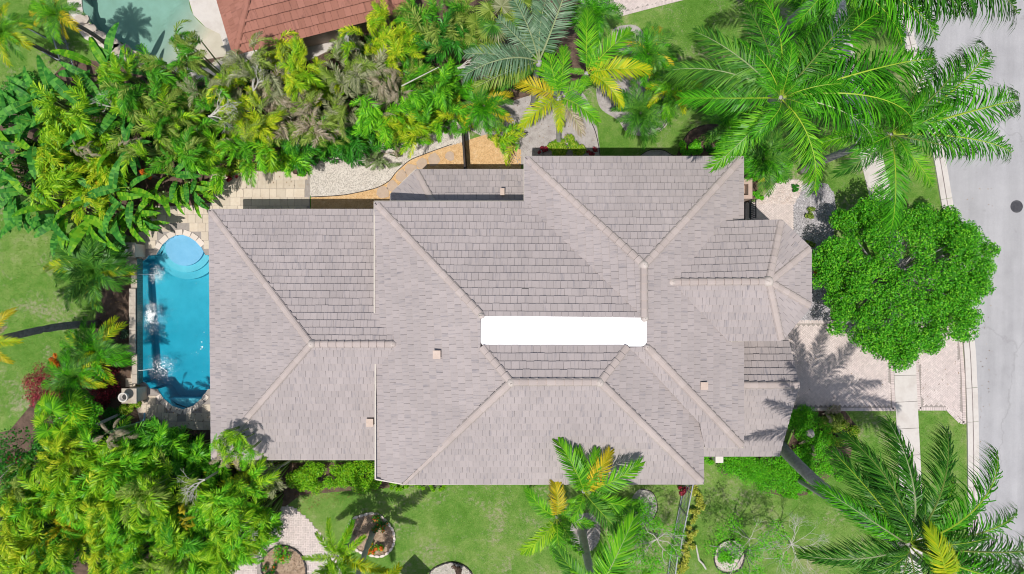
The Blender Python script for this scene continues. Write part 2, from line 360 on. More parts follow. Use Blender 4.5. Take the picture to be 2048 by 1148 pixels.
pool_px = [(284, 523), (284, 640), (285, 762), (292, 766), (300, 777), (315, 778), (327, 797), (345, 812), (366, 819), (387, 812), (404, 797), (416, 778), (430, 777), (437, 768), (442, 762), (441, 640), (440, 523),
           (436, 513), (428, 511), (411, 510), (403, 494), (392, 482), (380, 474), (366, 469), (352, 470), (338, 477), (325, 489), (313, 510), (298, 511), (293, 518)]
pool = wpoly(pool_px)
npool_px = [(164, -60), (164, 0), (167, 24), (178, 42), (200, 62), (222, 75), (245, 86), (270, 104), (290, 122), (330, 128), (400, 135), (452, 112), (440, 68), (411, 54), (387, 30), (378, 0), (380, -60)]
npool = wpoly(npool_px, 0, 3)
B = 400
ground = flat('lawn', [(-B, -B), (B, -B), (B, B), (-B, B)], 0, M['grass'], [pool, npool])

# soil under the planted masses
flat('planting_bed', wpoly([(-60, 250), (20, 210), (90, 170), (150, 120), (300, 135), (470, 110), (700, 90), (760, -40), (1160, -40), (1180, 60), (1230, 130), (1120, 170), (1010, 215), (930, 235), (850, 300), (760, 320), (650, 345), (560, 350), (470, 370), (430, 352), (430, 430), (330, 470), (250, 470), (110, 410), (30, 370), (-60, 350)], 0, 4), .004, M['soil'], kind='structure')
flat('planting_bed', wpoly([(-60, 880), (20, 860), (70, 800), (130, 760), (180, 690), (215, 520), (262, 480), (262, 800), (290, 850), (450, 850), (470, 925), (780, 925), (780, 975), (600, 990), (575, 1010), (590, 1060), (540, 1130), (480, 1200), (-60, 1200)]), .004, M['soil'])
mulch1 = wpoly([(930, 250), (990, 215), (1100, 180), (1160, 180), (1190, 240), (1197, 280), (1200, 312), (1190, 330), (1040, 330), (1020, 300)], 0, 4)
flat('mulch_bed', mulch1, .006, M['mulch'])
mulch2 = wpoly([(1195, 170), (1230, 140), (1300, 150), (1330, 200), (1338, 240), (1320, 262), (1290, 272), (1255, 265), (1235, 240), (1200, 215)], 0, 5)
flat('mulch_bed', mulch2, .006, M['mulch'])
flat('mulch_bed', wpoly([(1225, 60), (1270, 50), (1290, 75), (1285, 100), (1240, 105)], 0, 5), .006, M['mulch'])
flat('mulch_bed', wpoly([(1280, 312), (1300, 301), (1330, 302), (1350, 314), (1352, 330), (1278, 330)], 0, 4), .006, M['mulch'])
bed3 = wpoly([(1360, 325), (1363, 290), (1380, 262), (1420, 248), (1480, 260), (1540, 300), (1570, 330), (1575, 365), (1540, 372), (1505, 400), (1487, 405), (1470, 330)], 0, 4)
flat('soil_bed', bed3, .006, M['soil'])
flat('soil_bed', wpoly([(1405, 905), (1570, 905), (1605, 820), (1640, 822), (1690, 822), (1712, 850), (1700, 920), (1650, 960), (1640, 985), (1580, 995), (1530, 985), (1500, 955), (1445, 950), (1430, 920)]), .006, M['soil'])
for pts in ([(1262, 1000), (1280, 978), (1305, 985), (1315, 1015), (1305, 1040), (1280, 1050), (1262, 1030)],):
    flat('mulch_bed', wpoly(pts, 0, 5), .006, M['mulch'])

# gravel, patio
white_gravel = wpoly([(620, 388), (620, 330), (700, 300), (850, 270), (935, 225), (940, 280), (918, 288), (880, 297), (845, 310), (818, 322), (792, 345), (778, 362), (752, 376), (700, 388), (665, 392), (640, 394), (622, 394)])
tan_gravel = wpoly([(622, 394), (640, 394), (665, 392), (700, 388), (752, 376), (778, 362), (792, 345), (818, 322), (845, 310), (880, 297), (918, 286), (975, 268), (1020, 275), (1042, 300), (1042, 345), (860, 380), (800, 440), (622, 440)])
flat('white_gravel_path', white_gravel, .010, M['gravel_white'])
flat('tan_gravel_path', tan_gravel, .012, M['gravel_tan'])
grey_gravel = wpoly([(1587, 400), (1600, 372), (1625, 362), (1655, 368), (1668, 388), (1672, 420), (1660, 520), (1660, 640), (1580, 645), (1587, 520)])
flat('grey_gravel_bed', grey_gravel, .010, M['gravel_grey'])
pink_gravel = wpoly([(1505, 407), (1530, 390), (1550, 368), (1575, 358), (1605, 362), (1600, 385), (1588, 408)])
flat('pebble_bed', pink_gravel, .012, M['gravel_pink'])

def scatter(name, poly, n, smin, smax, mat, z, seed):
    r = np.random.RandomState(seed); P = np.array([(p[0], p[1]) for p in poly]); lo, hi = P.min(0), P.max(0)
    q = r.rand(n * 3, 2) * (hi - lo) + lo; q = q[inside(poly, q[:, 0], q[:, 1])][:n]; n = len(q)
    s = r.uniform(smin, smax, n); an = r.rand(n) * 6.28
    base = np.array([(1, 0, 0), (0, .8, 0), (-1, 0, 0), (0, -.8, 0), (0, 0, .55), (0, 0, -.4)])
    v = base[None] * s[:, None, None] * r.uniform(.7, 1.2, (n, 6, 1))
    c, sn = np.cos(an), np.sin(an); x = v[..., 0] * c[:, None] - v[..., 1] * sn[:, None]; y = v[..., 0] * sn[:, None] + v[..., 1] * c[:, None]
    V = np.stack([x + q[:, :1], y + q[:, 1:], v[..., 2] + z + s[:, None] * .2], -1).reshape(-1, 3)
    F = np.array([(0, 1, 4), (1, 2, 4), (2, 3, 4), (3, 0, 4), (1, 0, 5), (2, 1, 5), (3, 2, 5), (0, 3, 5)])
    F = (F[None] + (np.arange(n) * 6)[:, None, None]).reshape(-1, 3)
    me = bpy.data.meshes.new(name); me.from_pydata(V.tolist(), [], F.tolist()); me.materials.append(mat)
    return tag(put(me, name), kind='stuff')
scatter('white_gravel', white_gravel, 7000, .018, .045, M['gravel_white'], .012, 1)
scatter('tan_gravel', tan_gravel, 7000, .018, .04, M['gravel_tan'], .014, 2)
scatter('grey_gravel', grey_gravel, 6000, .025, .07, M['gravel_grey'], .012, 3)
scatter('pebbles', pink_gravel, 1500, .04, .10, M['gravel_pink'], .014, 4)
for i, pl in enumerate((mulch1, mulch2)): scatter('mulch_chips', pl, 2500, .015, .05, M['mulch'], .008, 5 + i)

# grass blades on the lawns that show
def blades(name, polys, dens, seed, holes=()):
    r = np.random.RandomState(seed); Q = []
    for pl in polys:
        P = np.array([(p[0], p[1]) for p in pl]); lo, hi = P.min(0), P.max(0); n = int(np.prod(hi - lo) * dens)
        q = r.rand(n, 2) * (hi - lo) + lo; k = inside(pl, q[:, 0], q[:, 1])
        for h in holes: k &= ~inside(h, q[:, 0], q[:, 1])
        Q.append(q[k])
    q = np.concatenate(Q); n = len(q); a = r.rand(n) * 6.28; h = r.uniform(.03, .08, n); w = r.uniform(.006, .014, n); ln = r.uniform(.02, .08, n); b = r.rand(n) * 6.28
    z = np.zeros(n); c, s = np.cos(a) * w, np.sin(a) * w
    V = np.stack([np.stack([q[:, 0] - c, q[:, 1] - s, z], -1), np.stack([q[:, 0] + c, q[:, 1] + s, z], -1), np.stack([q[:, 0] + np.cos(b) * ln, q[:, 1] + np.sin(b) * ln, h], -1)], 1).reshape(-1, 3)
    me = bpy.data.meshes.new(name); me.from_pydata(V.tolist(), [], np.arange(n * 3).reshape(-1, 3).tolist()); me.materials.append(M['blade'])
    return tag(put(me, name), kind='stuff')
lawn_polys = [wpoly(p) for p in ([(-20, 400), (240, 480), (200, 600), (170, 700), (60, 780), (-20, 860)], [(-20, -10), (165, -10), (110, 140), (-20, 220)], [(1180, 60), (1480, -10), (1560, 60), (1420, 300), (1200, 310), (1190, 230)],
    [(590, 975), (1405, 940), (1420, 1160), (620, 1160), (640, 1050)], [(1405, 930), (1560, 990), (1720, 900), (1790, 900), (1795, 1160), (1400, 1160)], [(1690, 823), (1788, 823), (1790, 920), (1690, 900)], [(1835, 823), (1900, 823), (1932, 850), (1934, 1000), (1838, 950)],
    [(1700, 130), (1800, 100), (1885, 430), (1800, 430)], [(1600, 330), (1730, 300), (1740, 400), (1670, 400)])]
nogo = [wpoly(p) for p in ([(690, 1060), (700, 1035), (740, 1024), (770, 1030), (792, 1060), (780, 1105), (700, 1100)], [(1140, 1060), (1150, 1030), (1190, 1030), (1200, 1065), (1180, 1105), (1150, 1105)], [(1428, 1110), (1445, 1085), (1480, 1085), (1485, 1148), (1430, 1140)])] + [mulch1, mulch2, bed3]
blades('grass', lawn_polys, 260, 11, nogo)

# paving helpers
def herringbone(name, poly, mat, z, h, holes=(), parent=None, L=.2, seed=1, rot=R(45)):
    P = np.array([(p[0], p[1]) for p in poly]); lo, hi = P.min(0), P.max(0); c0 = (lo + hi) / 2; rad = np.linalg.norm(hi - lo) / 2 / (L / 2) + 3
    cells = []
    for n in range(-int(rad) - 2, int(rad) + 3):
        for m in range(-int(rad / 2) - 2, int(rad / 2) + 3):
            ox, oy = n + 4 * (m - round(n / 4)), n
            cells += [(ox + 1, oy + .5, 0), (ox + 2.5, oy, 1)]
    C = np.array(cells); u = L / 2; ca, sa = math.cos(rot), math.sin(rot)
    X = (C[:, 0] * ca - C[:, 1] * sa) * u + c0[0]; Y = (C[:, 0] * sa + C[:, 1] * ca) * u + c0[1]
    k = inside(poly, X, Y)
    for hl in holes: k &= ~inside(hl, X, Y)
    mb = MB(); r = random.Random(seed); g = .007
    for x, y, v in zip(X[k], Y[k], C[k][:, 2]):
        mb.box((x, y, z + h / 2 + r.uniform(-.003, .003)), (L - g, L / 2 - g, h), rot + (math.pi / 2 if v else 0) + r.uniform(-.01, .01))
    return tag(mb.build(name, mat, parent), kind='stuff')
def soldier(mb, a, b, L=.2, w=.1, z=.02, h=.03):
    a, b = Vector(a), Vector(b); d = b - a; n = max(1, int(d.length / w)); an = math.atan2(d.y, d.x)
    for i in range(n):
        p = a + d * ((i + .5) / n); mb.box((p.x, p.y, z + h / 2), (w - .008, L - .008, h), an)

# road, kerb, pavement -------------------------------------------------
kl = [(1790, 20), (1809, 94), (1836, 200), (1863, 303), (1880, 400), (1888, 444), (1908, 560), (1925, 684), (1929.5, 760), (1931, 790), (1932.6, 844), (1933.6, 918), (1934, 1040), (1932, 1200)]
kl = [(1740, -160), (1764, -70)] + kl + [(1928, 1400)]
KL = smooth_loop([W(x, y).xy for x, y in kl], 4, False)
def offset(pl, d):
    out = []
    for i, p in enumerate(pl):
        t = (pl[min(i + 1, len(pl) - 1)] - pl[max(i - 1, 0)]).normalized(); out.append(p + Vector((-t.y, t.x)) * d)
    return out
k1, k2, k3 = offset(KL, .30), offset(KL, .40), offset(KL, .70)
far = offset(KL, 9.6); far2 = offset(KL, 10.1)
flat('road', [*k3, *reversed(far)], .008, M['asphalt'])
kerb = thing('kerb', 'pale concrete kerb and gutter running along the grey road', 'kerb', (0, 0, 0)); kerb['kind'] = 'structure'
for nm, a, b, z1, m in (('kerb_stone', KL, k1, .11, M['concrete']), ('gutter_channel', k1, k2, .03, M['gutterstain']), ('gutter_apron', k2, k3, .035, M['concrete'])):
    step = 6
    for i in range(0, len(KL) - 1, step):
        e = min(i + step, len(KL) - 1)
        aa = [p.copy() for p in a[i:e + 1]]; bb = [p.copy() for p in b[i:e + 1]]
        for l in (aa, bb):
            d = (l[-1] - l[-2]).normalized(); l[-1] -= d * .02
        strip(nm, aa, bb, -.05, z1, m, kerb)
strip('far_kerb', far, far2, -.05, .11, M['concrete'], None, 'structure')
# pavement slabs
sl = [(1655, -160), (1640, -60), (1652, 40), (1660, 94), (1687, 200), (1716, 303), (1729, 355), (1746, 430), (1768, 560), (1785, 700), (1788, 760), (1790, 800), (1793, 860), (1796, 918), (1799, 1000), (1800, 1148), (1800, 1300)]
SL = smooth_loop([W(x, y).xy for x, y in sl], 16, False); SR = offset(SL, 1.28)
walk = tag(flat('pavement', [*SL, *reversed(SR)], .006, M['gutterstain']))
cum = [0]
for i in range(1, len(SL)): cum.append(cum[-1] + (SL[i] - SL[i - 1]).length)
def at(pl, s):
    for i in range(1, len(pl)):
        if cum[i] >= s: t = (s - cum[i - 1]) / max(1e-6, cum[i] - cum[i - 1]); return pl[i - 1].lerp(pl[i], t)
    return pl[-1]
s_ = .55
while s_ < cum[-1] - 1.6:
    mb = MB(); n = 4; a = [at(SL, s_ + .012 + (1.55 - .024) * j / n) for j in range(n + 1)]; b = [at(SR, s_ + .012 + (1.55 - .024) * j / n) for j in range(n + 1)]
    for j in range(n): mb.prism([a[j], b[j], b[j + 1], a[j + 1]], -.02, .045)
    mb.build('slab', M['concrete'], walk); s_ += 1.55
# driveway
dwL = wpoly([(1500, 640), (1640, 640), (1779, 640), (1786, 722), (1788, 770), (1791, 822), (1500, 822)])
dwR = wpoly([(1821, 640), (1918, 640), (1925, 690), (1929.5, 760), (1932, 849), (1923, 847), (1897, 821), (1835, 821), (1829, 722)])
def inset(poly, d):
    c = Vector((sum(p[0] for p in poly) / len(poly), sum(p[1] for p in poly) / len(poly)))
    return [Vector((p[0] + math.copysign(min(d, abs(c.x - p[0])), c.x - p[0]), p[1] + math.copysign(min(d, abs(c.y - p[1])), c.y - p[1]))) for p in poly]
for pl, sd in ((dwL, 1), (dwR, 2)):
    dw = flat('driveway', pl, .007, M['paverbase']); herringbone('paving_bricks', inset(pl, .29), M['paver'], .008, .026, (), dw, seed=sd)
    mb = MB(); n = len(pl); ins = inset(pl, .1)
    for i in range(n):
        soldier(mb, ins[i], ins[(i + 1) % n], z=.009, h=.028)
    tag(mb.build('border_bricks', M['paver'], dw), kind='stuff')
fw = wpoly([(1470, 405), (1588, 405), (1588, 520), (1470, 520)]); fwo = flat('front_walk', fw, .009, M['paverbase'])
herringbone('paving_bricks', inset(fw, .05), M['paver'], .010, .026, (), fwo, seed=3)
# neighbour's driveway at the top and the garden path at the bottom
nd_ = wpoly([(1120, -60), (1180, 36), (1234, 34), (1400, -8), (1480, -60)]); ndo = flat('neighbour_driveway', nd_, .007, M['paverbase'])
herringbone('paving_bricks', inset(nd_, .3), M['paver'], .008, .026, (), ndo, seed=4)
mb = MB(); q_ = inset(nd_, .1)
for i in range(len(q_)): soldier(mb, q_[i], q_[(i + 1) % len(q_)], z=.009, h=.028)
tag(mb.build('border_bricks', M['paver'], ndo), kind='stuff')
gp = wpoly([(565, 1012), (585, 1013), (612, 1035), (640, 1065), (662, 1100), (690, 1160), (680, 1200), (450, 1200), (455, 1140), (520, 1090), (545, 1060)]); gpo = flat('garden_path', gp, .007, M['paverbase'])
ringc = W(566, 1140).xy
herringbone('paving_bricks', gp, M['paver'], .008, .026, [[ringc + Vector((math.cos(a), math.sin(a))) * 1.5 for a in np.linspace(0, 6.28, 24)]], gpo, seed=5, rot=R(0))

# patio of travertine slabs, each slab a piece
patio_poly = wpoly([(430, 345), (620, 345), (620, 440), (495, 450), (495, 860), (285, 860), (272, 812), (280, 770), (262, 770), (262, 515), (285, 515), (280, 480), (310, 420), (425, 405)])
patio = flat('patio', patio_poly, .009, M['paverbase'], [pool]); r = random.Random(3)
lo = Vector((min(p[0] for p in patio_poly), min(p[1] for p in patio_poly))); hi = Vector((max(p[0] for p in patio_poly), max(p[1] for p in patio_poly)))
pc = Vector((sum(p[0] for p in pool) / len(pool), sum(p[1] for p in pool) / len(pool)))
bigpool = [Vector((p[0], p[1])) + (Vector((p[0], p[1])) - pc).normalized() * .30 for p in pool]
y = lo.y; row = 0
while y < hi.y:
    hh = .50; x = lo.x - (row % 2) * .3
    while x < hi.x:
        ww = r.choice((.5, .62, .42)); cx, cy = x + ww / 2, y + hh / 2
        xs = np.array([cx, cx - ww * .35, cx + ww * .35, cx, cx]); ys = np.array([cy, cy, cy, cy - .17, cy + .17])
        if inside(patio_poly, xs, ys).sum() >= 3 and not inside(bigpool, xs, ys).any():
            mb = MB(); mb.box((cx, cy, .022 + r.uniform(-.002, .002)), (ww - .014, hh - .014, .026)); mb.build('paver', M['travertine'], patio)
        x += ww
    y += hh; row += 1
# stepping stones in the tan gravel
for i, (px, py, w) in enumerate(((868, 320, .42), (843, 328, .36), (823, 340, .38), (803, 353, .4), (785, 372, .38), (766, 384, .4), (900, 312, .3))):
    mb = MB(); n = 9; mb.prism([W(px, py).xy + Vector((math.cos(a * 6.283 / n), math.sin(a * 6.283 / n))) * w * r.uniform(.75, 1.1) for a in range(n)], .0, .035)
    tag(mb.build('stepping_stone', M['step']), 'flat stepping stone in the tan gravel, ' + ('second from the dark fence', 'third from the dark fence', 'left of the chamfered low roof, upper one', 'left of the chamfered low roof, lower one', 'second from the lower end of the row', 'lowest of the row, nearest the wing', 'smallest, nearest the dark fence')[i], 'stepping stone', 'stepping stones in the tan gravel')

# ------------------------------------------------------------------ swimming pool
sp = thing('swimming_pool', 'turquoise swimming pool with curved ends and rounded entry steps beside the house', 'pool', (pc.x, pc.y, 0))
off = Vector((-pc.x, -pc.y, 0))
def local(mb): mb.v = [(v[0] - pc.x, v[1] - pc.y, v[2]) for v in mb.v]; return mb
mb = MB(); n = len(pool); fl = lambda y: -1.05 - .75 * max(0, min(1, (W(0, 560).y - y) / (W(0, 790).y - W(0, 560).y) * -1))
vs = [(p[0], p[1], .034) for p in pool] + [(p[0], p[1], -2.0) for p in pool]
area = sum(pool[i][0] * pool[(i + 1) % n][1] - pool[(i + 1) % n][0] * pool[i][1] for i in range(n))
mb.add(vs, [(i, n + i, n + (i + 1) % n, (i + 1) % n) for i in range(n)])
tr = tessellate_polygon([[Vector((p[0], p[1], 0)) for p in pool]]); ys_ = [W(0, y).y for y in (440, 560, 600, 640, 680, 720, 760, 800, 850)]; xa, xb = W(275, 0).x, W(450, 0).x
mb.add([(x, y, fl(y)) for y in ys_ for x in (xa, xb)], [(2 * i, 2 * i + 2, 2 * i + 3, 2 * i + 1) for i in range(len(ys_) - 1)])
local(mb).build('basin', M['poolfinish'], sp)
sc_ = W(366, 492)
for rad, z, mt in ((1.14, -.22, 'shelf'), (1.52, -.42, 'poolfinish'), (1.92, -.64, 'poolfinish')):
    mb = MB(); q = []
    for a in np.linspace(0, 2 * math.pi, 40, endpoint=False):
        q.append((sc_.x + math.cos(a) * rad, sc_.y + math.sin(a) * rad))
    q = [(x, y) for x, y in q]; k = inside(pool, [p[0] for p in q], [p[1] for p in q])
    q2 = []
    for (x, y), ok in zip(q, k):
        if not ok:
            for t_ in np.linspace(1, 0, 60):
                xx, yy = sc_.x + (x - sc_.x) * t_, sc_.y + (y - sc_.y) * t_
                if inside(pool, [xx], [yy])[0]: break
            x, y = xx, yy
        q2.append((x, y))
    mb.prism(q2, -1.14, z); local(mb).build('step', M[mt], sp)
# bench seat near the deep end
mb = MB(); mb.prism([W(330, 800).xy, W(402, 800).xy, W(388, 811).xy, W(366, 818).xy, W(346, 811).xy], -1.14, -.55); local(mb).build('bench', M['poolfinish'], sp)
ins_pool = [Vector(p) + (pc - Vector(p)).normalized() * .004 for p in [(q[0], q[1]) for q in pool]]
mb = MB(); mb.prism(ins_pool, -1.99, -.07)
# dense top so that the surface ripples
local(mb).build('water', M['water'], sp)
# coping stones
nb = len(pool); per = []
for i in range(nb):
    a, b = Vector((pool[i][0], pool[i][1])), Vector((pool[(i + 1) % nb][0], pool[(i + 1) % nb][1])); m_ = max(1, round((b - a).length / .38))
    for j in range(m_): per.append((a.lerp(b, j / m_), a.lerp(b, (j + 1) / m_)))
ccw = 1 if area > 0 else -1
for a, b in per:
    if not ((a.y > W(0, 506).y and b.y > W(0, 506).y) or (a.y < W(0, 781).y and b.y < W(0, 781).y)): continue
    if a.x < W(290, 0).x and b.x < W(290, 0).x and W(0, 765).y < a.y < W(0, 520).y: continue
    def out(p, q, d):
        t = (q - p).normalized(); return Vector((t.y, -t.x)) * d * ccw
    da = (a - pc).normalized() * .10; n_ = out(a, b, .30)
    q = [a - out(a, b, .02), b - out(a, b, .02), b + n_, a + n_]
    c = sum(q, Vector((0, 0))) / 4; q = [c + (p - c) * .975 for p in q]
    mb = MB(); mb.prism(q, .012, .052); local(mb).build('coping_stone', M['coping'], sp)
# spray and foam on the water
r = random.Random(9)
def foam_patch(name, cx, cy, rx, ry, n, label, ring=False):
    mb = MB(); c = W(cx, cy)
    for i in range(n):
        a = r.random() * 6.28; d = abs(r.gauss(.75, .3)) if ring else abs(r.gauss(.1, .75))
        x, y = math.cos(a) * d * rx * S, math.sin(a) * d * ry * S; s = r.uniform(.006, .022) * (1.4 - min(1, d) * .8); q = []
        st = r.uniform(.5, 2.2); b = r.random() * 6.28
        k = 6
        vs = [(x + math.cos(j * 6.283 / k + b) * s * st, y + math.sin(j * 6.283 / k + b) * s, 0) for j in range(k)] + [(x, y, s * .4)]
        mb.add(vs, [(j, (j + 1) % k, k) for j in range(k)])
    o = mb.build(name, M['foam'], None, loc=(c.x, c.y, -.068)); return tag(o, label, 'splash', None, 'stuff')
foam_patch('splash', 311, 547, 15, 17, 420, 'ring of white foam where the upper water jet lands in the pool', True)
foam_patch('splash', 299, 632, 30, 38, 1100, 'largest white foam splash beside the pool wall under the water sheet')
foam_patch('splash', 322, 736, 26, 24, 520, 'scattered white foam where the lower water jet lands in the pool', True)
tag(foam_patch('splash', 402, 690, 20, 60, 26, 'sparse white flecks of foam near the house side of the pool'))
for y_, x1, lb in ((549, 306, 'thin clear water jet arching from the wall into the upper foam ring'), (738, 306, 'thin clear water jet arching from the wall into the lower foam patch')):
    mb = MB(); a, b = W(283, y_), W(x1, y_); mb.tube([a.lerp(b, t_) + Vector((0, 0, .45 + .25 * math.sin(t_ * 3.1) - .5 * t_ * t_)) for t_ in np.linspace(0, 1, 8)], [.012, .012, .014, .016, .018, .022, .026, .03], 6)
    tag(mb.build('water_jet', M['foam']), lb, 'water jet')

# pool wall with caps, pillars with urns
pw = thing('pool_wall', 'low raised pool wall with pale stone caps and green tiled face', 'wall', W(272, 640))
def wl(x0, x1, y0, y1, z0, z1, name, mat, g=0.0):
    mb = MB(); a, b = W(x0, y0, z1), W(x1, y1, z1); o = W(272, 640)
    mb.prism([(a.x - o.x, a.y - o.y - g), (a.x - o.x, b.y - o.y + g), (b.x - o.x, b.y - o.y + g), (b.x - o.x, a.y - o.y - g)], z0, z1); return mb.build(name, mat, pw)
for (x0, x1, y0, y1, h) in ((262.5, 274, 521, 577, .55), (258, 271, 577, 711, .75), (264, 275.5, 711, 768, .55)):
    wl(x0 + 1, x1 - 1, y0 + 1, y1 - 1, 0, h - .06, 'wall_core', M['stonecap'])
    nn = max(1, round((y1 - y0) / 17))
    for j in range(nn):
        yy0, yy1 = y0 + (y1 - y0) * j / nn, y0 + (y1 - y0) * (j + 1) / nn
        wl(x0, x1, yy0, yy1, h - .06, h, 'cap_stone', M['stonecap'], .006)
# tiled face dropping into the pool
mb = MB(); o = W(272, 640); a, b = W(284, 522), W(284, 766); x1 = W(271, 600, .7).x
ty = b.y
while ty < a.y - .01:
    mb.box(((x1 + a.x) / 2 - o.x + .04, ty + .12 - o.y, .3), (abs(a.x - x1) - .02, .23, .60)); ty += .24
mb.build('tiled_ledge', M['tealtile'], pw)
for i, (px, py) in enumerate(((255, 500), (258, 792))):
    c = W(px, py, 1.25); c.z = 0
    p = thing('pillar', ('square stone pillar at the upper end of the pool wall', 'square stone pillar at the lower end of the pool wall, dappled with shade')[i], 'pillar', c)
    mb = MB(); mb.box((0, 0, .57), (.72, .72, 1.14)); mb.build('shaft', M['travertine'], p)
    mb = MB(); mb.box((0, 0, 1.195), (.84, .84, .11)); mb.build('cap', M['stonecap'], p)
    u = thing('urn', ('white rimmed urn with a dark hollow on the upper pool pillar', 'white rimmed urn half hidden by leaves on the lower pool pillar')[i], 'urn', (c.x - .06, c.y, 1.25))
    mb = MB(); mb.lathe([(.10, 0), (.12, .03), (.08, .07), (.18, .2), (.25, .36), (.23, .46), (.27, .5), (.27, .53), (.21, .53), (.19, .45), (.15, .3), (.0, .25)], n=20); mb.build('body', M['urn'], u, True)
    mb = MB(); mb.lathe([(0, .30), (.155, .31)], n=16); mb.build('fill', M['dark'], u)
mb = MB(); mb.tube([W(272, 846, .5), W(284, 844, .5), W(289, 836, .55), W(289, 826, .6)], .05, 8); tag(mb.build('pool_ladder_rail', M['bluepipe'], None, True), 'pale blue bent pipe rail at the lower corner of the pool deck', 'rail')

# neighbour's pool -----------------------------------------------------
npc = Vector((sum(p[0] for p in npool) / len(npool), sum(p[1] for p in npool) / len(npool)))
np_ = thing('neighbour_pool', 'pale green freeform pool with a sandy beach entry beside the red roof', 'pool', (npc.x, npc.y, 0))
n = len(npool)
def nz(p):
    t_ = (p[0] - W(300, 0).x) / (W(440, 0).x - W(300, 0).x) + (W(0, 40).y - p[1]) / 6; return -1.3 + 1.28 * max(0, min(1, t_))
mb = MB(); mb.add([(p[0] - npc.x, p[1] - npc.y, .02) for p in npool] + [(p[0] - npc.x, p[1] - npc.y, nz(p)) for p in npool], [(i, n + i, n + (i + 1) % n, (i + 1) % n) for i in range(n)])
P = np.array([(p[0], p[1]) for p in npool]); lo_, hi_ = P.min(0) - .5, P.max(0) + .5; gx, gy = 26, 26; g = [(lo_[0] + (hi_[0] - lo_[0]) * i / gx, lo_[1] + (hi_[1] - lo_[1]) * j / gy) for j in range(gy + 1) for i in range(gx + 1)]
mb.add([(x - npc.x, y - npc.y, nz((x, y)) - .001) for x, y in g], [(j * (gx + 1) + i, j * (gx + 1) + i + 1, (j + 1) * (gx + 1) + i + 1, (j + 1) * (gx + 1) + i) for j in range(gy) for i in range(gx)])
mb.build('basin', M['sandfinish'], np_)
mb = MB(); mb.prism([(p[0] - npc.x + (npc.x - p[0]) * .002, p[1] - npc.y + (npc.y - p[1]) * .002) for p in npool], -1.31, -.05); mb.build('water', M['water2'], np_)
flat('neighbour_pool_deck', wpoly([(340, -70), (378, -70), (378, 0), (387, 30), (411, 54), (440, 68), (454, 112), (400, 137), (330, 130), (300, 128), (400, 160), (520, 150), (620, 120), (700, 80), (640, 60), (480, 60), (470, -70)]), .006, M['concrete'], [])
flat('neighbour_pool_deck', wpoly([(125, -70), (163, -70), (163, 0), (166, 25), (177, 44), (199, 64), (221, 77), (244, 88), (269, 106), (288, 123), (270, 132), (240, 118), (205, 95), (170, 78), (140, 40)]), .006, M['concrete'], [])
for i in range(4, 9 * 3):
    pass
for i, (x, y, w) in enumerate(((172, 34, .5), (186, 54, .55), (206, 70, .6), (228, 82, .6), (250, 94, .62), (270, 108, .6), (286, 120, .5))):
    mb = MB(); k = 8; c = W(x - 5, y + 6).xy; mb.prism([c + Vector((math.cos(j * 6.283 / k) * w * r.uniform(.7, 1), math.sin(j * 6.283 / k) * w * .7 * r.uniform(.7, 1))) for j in range(k)], 0, .16)
    mb.v = [(v[0] - npc.x, v[1] - npc.y, v[2]) for v in mb.v]; mb.build('border_rock', M['stonecap'], np_)
# ------------------------------------------------------------------ houses
class Plane:
    def __init__(s, pts):
        A = np.array([(p.x, p.y, 1) for p in pts]); z = np.array([p.z for p in pts]); (s.a, s.b, s.c), *_ = np.linalg.lstsq(A, z, rcond=None)
        s.n = Vector((-s.a, -s.b, 1)).normalized(); g = Vector((s.a, s.b)); g.normalize(); s.u = Vector((-g.y, g.x, 0)) * -1
        s.up = s.u.cross(s.n) * -1
        if s.up.z < 0: s.up = -s.up
        s.u = s.up.cross(s.n).normalized()
    def z(s, x, y): return s.a * x + s.b * y + s.c
    def px(s, px, py):
        z = 6.0
        for _ in range(30):
            w = W(px, py, z); z = s.z(w.x, w.y)
        return W(px, py, z)
def clip(poly, axis, lim, keep_less):
    out = []
    for i in range(len(poly)):
        a, b = poly[i], poly[(i + 1) % len(poly)]; ia = (a[axis] <= lim) if keep_less else (a[axis] >= lim); ib = (b[axis] <= lim) if keep_less else (b[axis] >= lim)
        if ia: out.append(a)
        if ia != ib:
            t = (lim - a[axis]) / (b[axis] - a[axis]); out.append((a[0] + (b[0] - a[0]) * t, a[1] + (b[1] - a[1]) * t))
    return out
def parea(p): return abs(sum(p[i][0] * p[(i + 1) % len(p)][1] - p[(i + 1) % len(p)][0] * p[i][1] for i in range(len(p)))) / 2
def shape_tile(poly, v0, e, lo, hi, g=.004):
    """prism of one tile in plane coordinates (u, v, height)"""
    c = (sum(p[0] for p in poly) / len(poly), sum(p[1] for p in poly) / len(poly)); n = len(poly)
    q = [(p[0] + (g if p[0] < c[0] else -g), p[1]) for p in poly]
    top = [(p[0], p[1], hi + (lo - hi) * (1 - (p[1] - v0) / e)) for p in q]; bot = [(p[0], p[1], .0) for p in q]
    return top + bot, [tuple(range(n))] + [(i, n + i, n + (i + 1) % n, (i + 1) % n) for i in range(n)]

